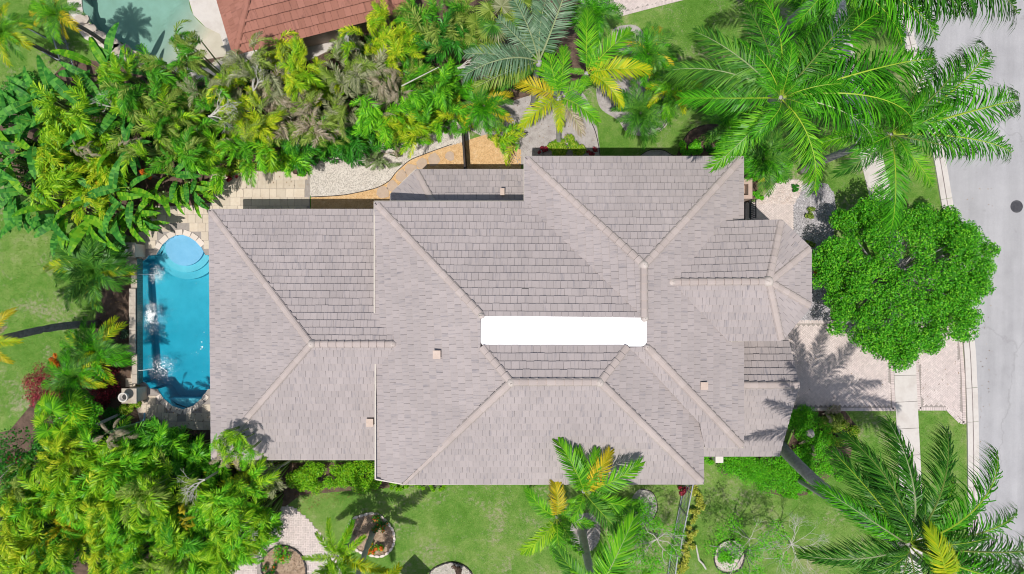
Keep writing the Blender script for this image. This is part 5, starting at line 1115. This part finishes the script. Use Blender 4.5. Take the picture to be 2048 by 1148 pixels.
# bird of paradise plants with paddle leaves
GB = 'bird of paradise plants at the left end of the hedge'
for a in ((24, 205, 3.0, 52, 'banana', 'paddle leaved plant at the edge of the top lawn, leaves pointing up left', R(140)), (78, 196, 3.4, 56, 'banana', 'paddle leaved plant below the left fence line', R(150)), (124, 185, 3.6, 50, 'banana', 'dark paddle leaved plant below the picket fence', None), (180, 140, 3.4, 52, 'banana', 'paddle leaved plant right beside the picket fence', R(120)), (222, 130, 3.2, 46, 'banana', 'paddle leaved plant beside the rocks of the neighbouring pool', None),
          (200, 215, 4.2, 62, 'banana', 'largest long leaved plant in the upper hedge', R(150)), (235, 205, 3.8, 52, 'banana', 'paddle leaved plant with greyish leaves in mid hedge', None), (15, 232, 3.4, 50, 'banana', 'paddle leaved plant on the left edge of the view', None), (22, 285, 3.6, 52, 'banana', 'paddle leaved plant left of the lime arecas', None), (12, 345, 3.2, 52, 'banana', 'paddle leaved plant at the left edge above the left lawn', None),
          (45, 395, 3.0, 52, 'banana', 'paddle leaved plant at the lower left of the hedge', R(240)), (105, 425, 3.0, 50, 'banana', 'paddle leaved plant hanging over the left lawn', R(260)), (165, 425, 3.2, 54, 'bananalime', 'lime paddle leaved plant over the left lawn', R(270)), (215, 420, 3.2, 56, 'banana', 'paddle leaved plant above the upper pool pillar', R(280)), (255, 418, 3.0, 52, 'bananalime', 'paddle leaved plant reaching towards the pool steps', R(290)), (240, 380, 3.6, 52, 'banana', 'paddle leaved plant below the orange flowers', None),
          (298, 380, 3.0, 50, 'bananalime', 'lime paddle leaved plant in front of the patio', R(300)), (338, 372, 2.6, 50, 'bananalime', 'paddle leaved plant at the patio corner', R(310)), (386, 378, 2.2, 42, 'bananalime', 'small paddle leaved plant nearest the house on the patio', R(320)), (268, 428, 2.4, 38, 'bananalime', 'low paddle leaved plant just beside the upper pillar', R(310)), (200, 380, 3.4, 50, 'banana', 'paddle leaved plant behind the lower hedge fringe', None), (235, 290, 4.0, 46, 'banana', 'paddle leaved plant in a dark gap of the hedge', None), (-8, 262, 3.4, 56, 'banana', 'paddle leaved plant cut by the left edge, upper one', None), (-6, 318, 3.6, 56, 'banana', 'paddle leaved plant cut by the left edge, lower one', None), (8, 375, 2.8, 50, 'banana', 'paddle leaved plant at the left edge just above the lawn', R(230)), (325, 345, 3.0, 52, 'banana', 'paddle leaved plant in the shade left of the patio', None), (365, 358, 2.6, 46, 'banana', 'paddle leaved plant beside the orange flower cluster', R(280)), (60, 235, 3.4, 52, 'banana', 'paddle leaved plant between left edge and lime arecas', R(170))):
    banana(a[0], a[1], a[2], a[3] * (.85 if a[0] > 240 and a[1] > 300 else 1.2), a[4], a[5], 8, GB, a[6])
# filler foliage under the palms, so that the gaps look leafy
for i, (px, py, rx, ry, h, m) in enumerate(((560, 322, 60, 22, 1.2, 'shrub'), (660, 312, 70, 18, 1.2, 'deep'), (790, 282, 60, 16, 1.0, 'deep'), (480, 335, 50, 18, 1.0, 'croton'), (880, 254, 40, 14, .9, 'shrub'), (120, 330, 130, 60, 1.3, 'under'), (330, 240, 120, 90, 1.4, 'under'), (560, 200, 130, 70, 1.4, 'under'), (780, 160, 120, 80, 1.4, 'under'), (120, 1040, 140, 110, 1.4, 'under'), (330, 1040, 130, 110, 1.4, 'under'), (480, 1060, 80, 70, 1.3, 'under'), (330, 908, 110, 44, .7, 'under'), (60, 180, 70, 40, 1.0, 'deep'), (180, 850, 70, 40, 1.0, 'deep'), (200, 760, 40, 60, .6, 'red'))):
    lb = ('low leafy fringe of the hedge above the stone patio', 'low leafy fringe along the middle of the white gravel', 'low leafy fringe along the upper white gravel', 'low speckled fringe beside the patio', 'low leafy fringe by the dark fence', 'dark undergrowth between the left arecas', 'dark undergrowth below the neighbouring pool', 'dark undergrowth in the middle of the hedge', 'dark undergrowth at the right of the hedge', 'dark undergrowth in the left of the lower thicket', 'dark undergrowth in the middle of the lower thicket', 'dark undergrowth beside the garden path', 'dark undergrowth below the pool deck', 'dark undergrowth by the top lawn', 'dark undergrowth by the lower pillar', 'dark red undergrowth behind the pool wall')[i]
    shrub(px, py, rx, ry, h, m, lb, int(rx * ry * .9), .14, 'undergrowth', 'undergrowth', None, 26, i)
# ------------------------------------------------------------------ trees, hedges and shrubs
tree(1808, 556, 166, 158, 4.6, 3.5, 'oak', 'broad round leafy green tree beside the driveway and kerb', 100000, .13, 230, 3, cr=(.30, .70), tr=.2, shell=True)
tree(1500, 1105, 95, 80, 4.6, 2.4, 'shrub', 'loose green tree over the ring of stones on the lower lawn', 3600, .10, 50, 4, base=(1462, 1085), cr=(.25, .5), sparse=True, tr=.07)
tree(1285, 1075, 85, 85, 4.4, 2.6, 'shrub', 'loose green tree growing beside the trellis fence', 5200, .10, 56, 5, base=(1262, 1030), cr=(.25, .5), sparse=True, tr=.08)
tree(142, 832, 56, 50, 4.2, 2.4, 'shrub', 'compact round green tree left of the lower pool pillar', 5200, .11, 40, 6, cr=(.28, .5), tr=.09)
tree(28, 915, 62, 62, 4.4, 2.6, 'deep', 'dark leafy bush tree with pink blossoms at the left edge', 3200, .13, 40, 7, cr=(.3, .55), tr=.08)
cs = [(0, 0, 0, 0)]
twigs(1590, 1095, 62, 2.6, 'bare tree with a net of white twigs beside the lower dark palm', 12, 3, depth=6, r0=.022)
twigs(1318, 1085, 60, 3.8, 'thin bare white branches above the loose tree by the trellis', 6, 4, depth=4, r0=.03)
twigs(1505, 1085, 45, 3.6, 'few bare white twigs among the loose tree on the lawn', 5, 5, depth=4, r0=.02)
mb = MB(); mb.tube([W(1392, 1090, .3), W(1398, 1120, .2), W(1406, 1128, .2), W(1412, 1138, .1)], [.04, .06, .06, .05], 6); tag(mb.build('fallen_branch', M['twig']), 'pale fallen branch lying on the lower lawn', 'branch')
for i, (px, py, rad, h, ln, lb) in enumerate(((410, 228, 62, 5.2, R(15), 'bare grey branch tips in the middle of the hedge'), (500, 175, 50, 5.2, R(80), 'bare white upright branch near the corner of the red roof'), (915, 130, 62, 5.0, R(35), 'tangle of bare grey branches left of the silvery palm'), (690, 60, 40, 5.2, R(250), 'grey bare branch leaning on the end of the red roof'), (235, 215, 50, 4.8, R(140), 'thin pale bare stems between the paddle leaves'), (400, 965, 55, 5.4, R(200), 'curved bare grey branches at the edge of the lower thicket'), (465, 1085, 45, 5.0, R(30), 'fine grey twigs beside the garden path'), (560, 935, 45, 2.5, R(200), 'grey dead stems under the lower eave of the wing'))):
    twigs(px, py, rad, h, lb, 5, 20 + i, 'dead_branch', 'branch', 'twig' if i != 3 else 'bark_pale', .035, 4, ln)
mb = MB(); mb.tube([W(803, 172, 4.9), W(878, 134, 5.1)], [.035, .02], 6); tag(mb.build('dead_stick', M['twig']), 'long straight pale stick lying across the hedge', 'branch')
for i, (a, b) in enumerate((((480, 940), (530, 918)), ((505, 955), (560, 930)), ((490, 965), (550, 950)), ((192, 850), (240, 828)))):
    mb = MB(); mb.tube([W(a[0], a[1], 1.0), W((a[0] + b[0]) / 2, (a[1] + b[1]) / 2, 1.1), W(b[0], b[1], .6)], [.10, .09, .07], 7)
    tag(mb.build('fallen_log', M['bark_pale']), ('upper grey fallen trunk below the wing eave', 'longest grey fallen trunk below the wing eave', 'lower grey fallen trunk in the thicket edge', 'grey fallen trunk left of the lower pillar')[i], 'fallen log')
# dead frond tufts
for i, (px, py, rad, h, m, lb) in enumerate(((770, 155, 40, 5.4, 'tan', 'pinkish dead frond tuft hanging in the hedge'), (790, 190, 36, 5.0, 'tan', 'lower dead frond tuft beside the bright areca'), (217, 878, 30, 4.8, 'tan', 'pale dead frond tuft above the lower thicket'), (625, 250, 36, 4.8, 'tan', 'straw dead frond tuft above dark leaves'), (555, 190, 40, 5.2, 'grey', 'grey dead frond tuft in mid hedge'), (360, 1045, 22, 5.4, 'gold', 'small red brown dead tuft in the lower thicket'), (450, 925, 34, 4.6, 'tan', 'pale dead fronds just below the corner of the wing'), (790, 302, 16, 1.4, 'tan', 'dry grass tuft beside the pale green tuft on the gravel'), (160, 300, 22, 4.6, 'tan', 'grey dead tuft among the left arecas'), (255, 285, 22, 4.6, 'tan', 'brown dead tuft in the dark gap'))):
    areca(px, py, h, rad, [m], lb, 20, 'deadf', None, 'dead_frond_tuft', 'dead fronds')
areca(752, 308, 1.2, 32, ['grass_tuft'], 'pale green grass tuft growing on the white gravel', 26, 'date', None, 'grass_clump', 'grass tuft')
# hedges and shrubs
SH = [(640, 955, 80, 32, 1.5, 'hedge', 'lime leafy hedge left part below the lower wing eave', 2400), (722, 952, 52, 32, 1.5, 'hedge', 'lime leafy hedge part near the corner of the main roof', 1900), (795, 975, 36, 10, .9, 'hedge', 'small lime shrub sticking out below the chamfered roof corner', 500), (850, 976, 70, 8, .7, 'hedge', 'thin lime strip of plants along the lower eave', 700),
      (1137, 293, 44, 22, 1.1, 'croton', 'yellow green speckled dome shrub against the north eave', 1500), (1384, 294, 24, 20, 1.1, 'shrub', 'round green dome shrub by the soil bed', 900), (1486, 934, 52, 34, 1.0, 'shrub', 'dense green shrub below the garage eave', 1900), (1556, 952, 52, 46, 1.0, 'shrub', 'dense green shrub with pale leaves beside the leaning trunk', 2000), (1606, 938, 46, 48, 1.0, 'shrub', 'dense green shrub just below the leaning trunk', 1900),
      (1610, 846, 44, 34, 1.0, 'shrub', 'dense green shrub at the driveway edge by the garage', 1800), (1640, 886, 38, 54, 1.0, 'shrub', 'dense green shrub right of the orange pottery', 1700), (1665, 845, 26, 22, .8, 'olive', 'brownish olive shrub at the corner of the driveway', 700), (1672, 880, 22, 24, .8, 'croton', 'yellow speckled shrub right of the green ones', 700), (1694, 868, 26, 34, .6, 'croton', 'yellowish low shrub at the right end of the garage bed', 500), (1664, 944, 34, 24, .6, 'shrub', 'low green shrub under the dark palm fronds', 500), (1588, 984, 44, 14, .6, 'shrub', 'low lime edge of the shrubs below the leaning trunk', 600), (1420, 918, 14, 12, .6, 'shrub', 'small green shrub left of the white box', 160), (1088, 302, 12, 10, .9, 'red', 'red leaved plant left of the speckled dome shrub', 160), (1186, 302, 12, 10, .9, 'red', 'red leaved plant right of the speckled dome shrub', 160), (1370, 300, 10, 12, .6, 'red', 'dark red leaved plant left of the green dome shrub', 160),
      (80, 775, 44, 52, 2.2, 'red', 'dark red leaved shrub left of the pool', 1300), (108, 722, 20, 18, 1.8, 'orange', 'orange bronze leaved shrub tip above the red shrub', 350), (1368, 985, 12, 16, 1.1, 'red', 'dark red round shrub beside the trellis top', 260), (1640, 545, 10, 12, .8, 'orange', 'orange red flowers between tower and gravel', 130), (1622, 488, 12, 10, .4, 'olive', 'small olive tuft in the grey gravel by the tower', 160), (1625, 425, 18, 12, .4, 'olive', 'thin olive plant in the middle of the grey gravel', 160), (1518, 360, 16, 8, .5, 'yellowflower', 'yellow flowering plant beside the pinkish pier', 170), (1515, 392, 18, 10, .5, 'shrub', 'green plant with orange petals beside the front walk', 300),
      (1592, 375, 10, 8, .4, 'deep', 'dark small plant among the pebbles', 120), (1040, 140, 60, 40, 1.2, 'deep', 'dark foliage at the foot of the silvery palm', 900), (1300, 130, 30, 30, .8, 'deep', 'dark foliage at the foot of the small feathery palm', 350), (1430, 290, 40, 26, .7, 'deep', 'dark low plants in the soil bed under the big palm', 500), (1560, 330, 40, 30, 1.0, 'shrub', 'green mixed plants at the front corner of the house', 700),
      (90, 900, 40, 34, 2.4, 'deep', 'dark leafy shrub below the yellow fan palm', 900), (600, 345, 10, 8, .5, 'shrub', 'tiny green plant at the end of the patio', 120), (250, 810, 26, 20, 1.4, 'croton', 'speckled shrub around the lower pillar', 450), (236, 835, 40, 24, 1.0, 'deep', 'dark shrub below the lower pillar', 500), (390, 380, 14, 16, 1.6, 'orange', 'orange flower cluster above the patio', 130), (198, 365, 12, 14, 3.8, 'orange', 'orange flowers among the left paddle leaves', 150), (278, 345, 12, 10, 3.6, 'orange', 'orange flowers in the lower hedge', 120), (460, 352, 16, 10, .8, 'red', 'reddish croton plant at the hedge foot', 200), (20, 922, 14, 12, 4.6, 'pink', 'pink blossoms on the dark bush', 90),
      (245, 665, 16, 14, .7, 'silver', 'pale leaved potted plant beside the pool wall', 140), (1262, 1015, 30, 30, .9, 'deep', 'dark green plants in the mulch beside the lower lawn', 500), (1462, 1118, 24, 20, .8, 'shrub', 'green plant inside the ring of stones', 400)]
for i, a in enumerate(SH): shrub(a[0], a[1], a[2], a[3], a[4], a[5], a[6], int(a[7] * 4), .09 if a[5] not in ('hedge', 'croton') else .105, seed=i, clumps=max(7, a[7] // 60))
for px, py, lb in ((1632, 892, 'spiky straw coloured grass clump among the green shrubs'), (1682, 905, 'spiky brown grass clump right of the shrubs'), (1668, 828, 'dry brown grass clump at the driveway corner')):
    areca(px, py, .7, 22, ['tan'], lb, 24, 'date', None, 'grass_clump', 'grass tuft')
mb = MB(); c = W(1612, 858, .5); mb.lathe([(.0, .5), (.13, .48), (.2, .36), (.24, .2), (.2, .03), (.0, 0)], (0, 0, 0), 12); o = put(mb.mesh('urn', M['gravel_pink'], True), 'fallen_urn', None, (c.x, c.y, .7), (R(80), 0, R(35))); tag(o, 'tipped terracotta urn lying among the green shrubs', 'urn')
c = W(600, 343, .2); mb = MB(); mb.lathe([(0, 0), (.12, 0), (.17, .25), (.15, .25), (.12, .1), (0, .1)], n=14); tag(put(mb.mesh('pot', M['soil'], True), 'plant_pot', None, (c.x - .25, c.y, .03)), 'small brown pot at the end of the stone patio', 'pot')
# trellis vine
for i, (px, py) in enumerate(((1394, 985), (1398, 1010), (1390, 1035), (1384, 1062), (1378, 1090), (1372, 1112), (1366, 1135))):
    shrub(px, py, 14, 20, .7, 'variegated', 'yellow variegated vine plant along the trellis fence, ' + ('topmost at the house corner', 'second from the house', 'third from the house, widest', 'in the middle of the row', 'below the middle of the row', 'second from the bottom edge', 'lowest at the bottom edge')[i], 330, .12, 'vine_plant', 'plant', 'yellow vine plants along the trellis', 8, i)
# ------------------------------------------------------------------ beds with edging on the lower lawn
def ring_bed(name, pts, mat, label, stone_mat=None, stones=0, ssz=.2, scat=None):
    pl = wpoly(pts, 0, 6); c = sum((Vector((p[0], p[1])) for p in pl), Vector((0, 0))) / len(pl); root = thing(name, label, 'flower bed', (c.x, c.y, 0))
    flat('bed_soil', [p - c for p in pl], .01, mat, parent=root)
    if stones:
        cum_ = [0]
        for i in range(len(pl)): cum_.append(cum_[-1] + (pl[(i + 1) % len(pl)] - pl[i]).length)
        for k in range(stones):
            s_ = cum_[-1] * k / stones; i = max(j for j in range(len(pl)) if cum_[j] <= s_); q = pl[i].lerp(pl[(i + 1) % len(pl)], (s_ - cum_[i]) / max(1e-6, cum_[i + 1] - cum_[i])); d = pl[(i + 1) % len(pl)] - pl[i]
            mb = MB(); m = 8; l = cum_[-1] / stones; mb.prism([(math.cos(t * 6.283 / m) * l * .52, math.sin(t * 6.283 / m) * ssz * .5) for t in range(m)], -.02, .11); put(mb.mesh('edging_stone', stone_mat), 'edging_stone', root, (q.x - c.x, q.y - c.y, 0), (0, 0, math.atan2(d.y, d.x)))
    if scat: o = scatter('chips', pl, scat[0], .02, .06, scat[1], .012, int(pts[0][0])); o.parent = root; o.location = (-c.x, -c.y, 0)
    return root
ring_bed('flower_bed', [(697, 1060), (705, 1038), (725, 1030), (742, 1026), (760, 1030), (775, 1045), (787, 1062), (788, 1085), (778, 1103), (760, 1112), (735, 1108), (715, 1100), (705, 1085)], M['woodchip'], 'scalloped flower bed with pale stone edging and wood chips', M['coping'], 26, .16, (1200, M['woodchip']))
ring_bed('flower_bed', [(524, 1140), (532, 1108), (556, 1092), (585, 1096), (606, 1115), (612, 1150), (590, 1185), (550, 1185)], M['woodchip'], 'round flower bed with dark edging inside the garden path', M['edging'], 30, .10, (900, M['woodchip']))
ring_bed('flower_bed', [(855, 1165), (862, 1142), (880, 1130), (905, 1124), (930, 1132), (945, 1150), (950, 1180), (870, 1190)], M['gravel_white'], 'pale gravel bed with a brown tuft at the bottom edge', M['edging'], 26, .08, (900, M['gravel_white']))
ring_bed('tree_ring', [(1140, 1062), (1148, 1038), (1168, 1026), (1188, 1030), (1200, 1055), (1196, 1085), (1178, 1103), (1155, 1100), (1143, 1085)], M['mulch'], 'round grey mulch ring around the pale palm trunk', None, 0, .1, (1200, M['mulch']))
ring_bed('stone_ring', [(1428, 1118), (1432, 1096), (1448, 1082), (1470, 1080), (1485, 1092), (1488, 1115), (1478, 1138), (1455, 1145), (1436, 1138)], M['gravel_pink'], 'round bed of pale flat stones under the loose tree', M['edging'], 26, .08, (500, M['gravel_pink']))
for px, py, rx, ry, m, fl, lb in ((757, 1050, 18, 18, 'deep', ('orange', 40, .10), 'dark green plant with orange blooms at the top of the scalloped bed'), (745, 1100, 24, 14, 'shrub', ('orange', 190, .11), 'orange flowering plant at the bottom of the scalloped bed'), (556, 1112, 24, 22, 'shrub', ('orange', 40, .08), 'green plant with few orange blooms in the round bed'), (540, 1145, 16, 22, 'deep', ('orange', 60, .08), 'low orange flecked plant at the left of the round bed'), (910, 1140, 20, 12, 'soil', None, 'brown dry tuft in the pale gravel bed')):
    shrub(px, py, rx, ry, .6, m, lb, 650, .10, 'flowering_plant', 'plant', None, 10, 3, fl)
# edging lines
EG = 'thin black edging strips around beds and paths'
curve_tube('edging_strip', [(622, 394), (665, 392), (700, 388), (752, 376), (778, 362), (792, 345), (818, 322), (845, 310), (880, 297), (905, 288)], .022, M['edging'], .03, 'black edging strip between white and tan gravel', 'edging')
curve_tube('edging_strip', [(1180, 240), (1190, 262), (1197, 290), (1200, 312)], .022, M['edging'], .03, 'black edging strip at the right of the grey mulch bed', 'edging')
curve_tube('edging_strip', [(1334, 220), (1334, 240), (1320, 260), (1290, 272)], .022, M['edging'], .03, 'black edging strip at the round mulch bed', 'edging')
curve_tube('edging_strip', [(1280, 311), (1300, 300), (1325, 300), (1345, 310), (1360, 310), (1362, 290), (1380, 262), (1410, 250)], .022, M['edging'], .03, 'black edging strip curving to the soil bed by the north eave', 'edging')
curve_tube('edging_strip', [(1280, 978), (1305, 985), (1315, 1015), (1305, 1040)], .022, M['edging'], .03, 'black edging strip at the small mulch bed by the trellis', 'edging')
# fences ---------------------------------------------------------------
def fence(label, a, b, h, n, mat, rail=.05, bar=.02, name='fence', boards=False, base_gap=.1):
    A, Bv = W(*a), W(*b); root = thing(name, label, 'fence', A); d = Bv - A; an = math.atan2(d.y, d.x); L = d.length
    for z in ((h, .2) if not boards else (h, .25)):
        mb = MB(); mb.bar((0, 0, z), d + Vector((0, 0, z)), rail); mb.build('rail', mat, root)
    m = max(1, round(L / 1.8))
    for i in range(m + 1):
        mb = MB(); mb.box((0, 0, h / 2 + .04), (rail * 1.3, rail * 1.3, h + .08), an); o = mb.build('post', mat, root, loc=d * (i / m))
    mb = MB(); mb.box((0, 0, (h + base_gap) / 2), ((L / n * .92) if boards else bar, bar, h - base_gap), 0); me = mb.mesh('board' if boards else 'picket', mat)
    for i in range(n): put(me, 'board' if boards else 'picket', root, d * ((i + .5) / n), (0, 0, an))
    return root
fence('grey metal picket fence beside the neighbouring pool', (122, 40), (152, 138), 1.4, 26, M['grey_metal'])
fence('grey metal picket fence crossing the top lawn to the left', (152, 138), (40, 78), 1.4, 34, M['grey_metal'], .04, .016)
fence('second thin fence line above it on the top lawn', (122, 92), (30, 44), 1.2, 26, M['grey_metal'], .04, .014)
fence('dark wooden fence between gravel path and palm bed', (927, 246), (934, 352), 1.7, 16, M['dark_wood'], .10, .05, boards=True)
root = fence('grey trellis fence with diagonal lattice and a yellow vine', (1370, 950), (1346, 1072), 1.8, 3, M['grey_metal'], .06, .03, 'trellis_fence')
A, Bv = W(1370, 950), W(1346, 1072); d = Bv - A; L = d.length; t = d.normalized(); mb = MB(); k = -1.8
while k < L:
    for s_ in (1, -1):
        a0, a1 = (k, k + 1.6) if s_ == 1 else (k + 1.6, k); z0, z1 = .15, 1.75
        p0, p1 = a0, a1
        def cl(x, z, X, Z):
            return x, z
        lo_c, hi_c = 0, L; f0, f1 = 0.0, 1.0
        dx = p1 - p0
        if dx != 0:
            ta, tb = (lo_c - p0) / dx, (hi_c - p0) / dx
            f0, f1 = max(f0, min(ta, tb)), min(f1, max(ta, tb))
        if f1 > f0: mb.bar(t * (p0 + dx * f0) + Vector((0, 0, z0 + (z1 - z0) * f0)), t * (p0 + dx * f1) + Vector((0, 0, z0 + (z1 - z0) * f1)), .022, .012)
    k += .34
tag(mb.build('lattice', M['grey_metal'], root), kind='stuff')
fence('short lower stretch of trellis fence half hidden by the loose tree', (1342, 1092), (1334, 1150), 1.6, 8, M['grey_metal'], .06, .03, 'trellis_fence')
# unseen square parasol, added below the frame to throw a square shadow
c = W(822, 1160); p = thing('added_shadow_parasol', 'unseen square parasol added to throw the square shadow on the lower lawn', 'parasol', (c.x, c.y, 0))
mb = MB(); mb.tube([(0, 0, 0), (0, 0, 2.4)], .025, 8); mb.build('pole', M['grey_metal'], p); mb = MB(); s_ = .95; mb.add([(s_, 0, 2.1), (0, s_, 2.1), (-s_, 0, 2.1), (0, -s_, 2.1), (0, 0, 2.45)], [(0, 1, 4), (1, 2, 4), (2, 3, 4), (3, 0, 4), (3, 2, 1, 0)]); mb.build('canopy', M['canvas'], p)

# leaf litter on paving, beds and lawn edges
def litter(name, poly, n, seed, z=.05):
    r = np.random.RandomState(seed); P = np.array([(p[0], p[1]) for p in poly]); lo, hi = P.min(0), P.max(0); q = r.rand(n * 4, 2) * (hi - lo) + lo; q = q[inside(poly, q[:, 0], q[:, 1])][:n]; n = len(q)
    a = r.rand(n) * 6.28; l = r.uniform(.025, .06, n); w = l * .35; c, s = np.cos(a), np.sin(a); zz = np.full(n, z)
    V = np.stack([np.stack([q[:, 0] - c * l, q[:, 1] - s * l, zz], -1), np.stack([q[:, 0] + s * w, q[:, 1] - c * w, zz + .012], -1), np.stack([q[:, 0] + c * l, q[:, 1] + s * l, zz + .004], -1), np.stack([q[:, 0] - s * w, q[:, 1] + c * w, zz + .01], -1)], 1).reshape(-1, 3)
    me = bpy.data.meshes.new(name); me.from_pydata(V.tolist(), [], np.arange(n * 4).reshape(-1, 4).tolist()); me.materials.append(M['litter']); tag(put(me, name), kind='stuff')
litter('leaf_litter', dwL, 50, 1); litter('leaf_litter', dwR, 30, 2); litter('leaf_litter', wpoly([(1950, 600), (1985, 600), (1990, 1000), (1957, 1000)]), 40, 3, .015); litter('leaf_litter', wpoly([(285, 815), (420, 815), (420, 858), (285, 858)]), 90, 4); litter('leaf_litter', wpoly([(420, 345), (620, 345), (620, 372), (420, 385)]), 40, 5)
litter('leaf_litter', wpoly([(590, 975), (780, 975), (700, 1000), (600, 1030)]), 160, 6, .03); litter('leaf_litter', wpoly([(1900, 100), (1960, 100), (1990, 420), (1925, 420)]), 50, 7, .015); litter('leaf_litter', mulch1, 120, 8, .03); litter('leaf_litter', wpoly([(195, 480), (262, 500), (262, 790), (200, 780)]), 300, 9, .02)
litter('leaf_litter', wpoly([(440, 905), (600, 925), (620, 990), (500, 1000)]), 400, 10, .03)
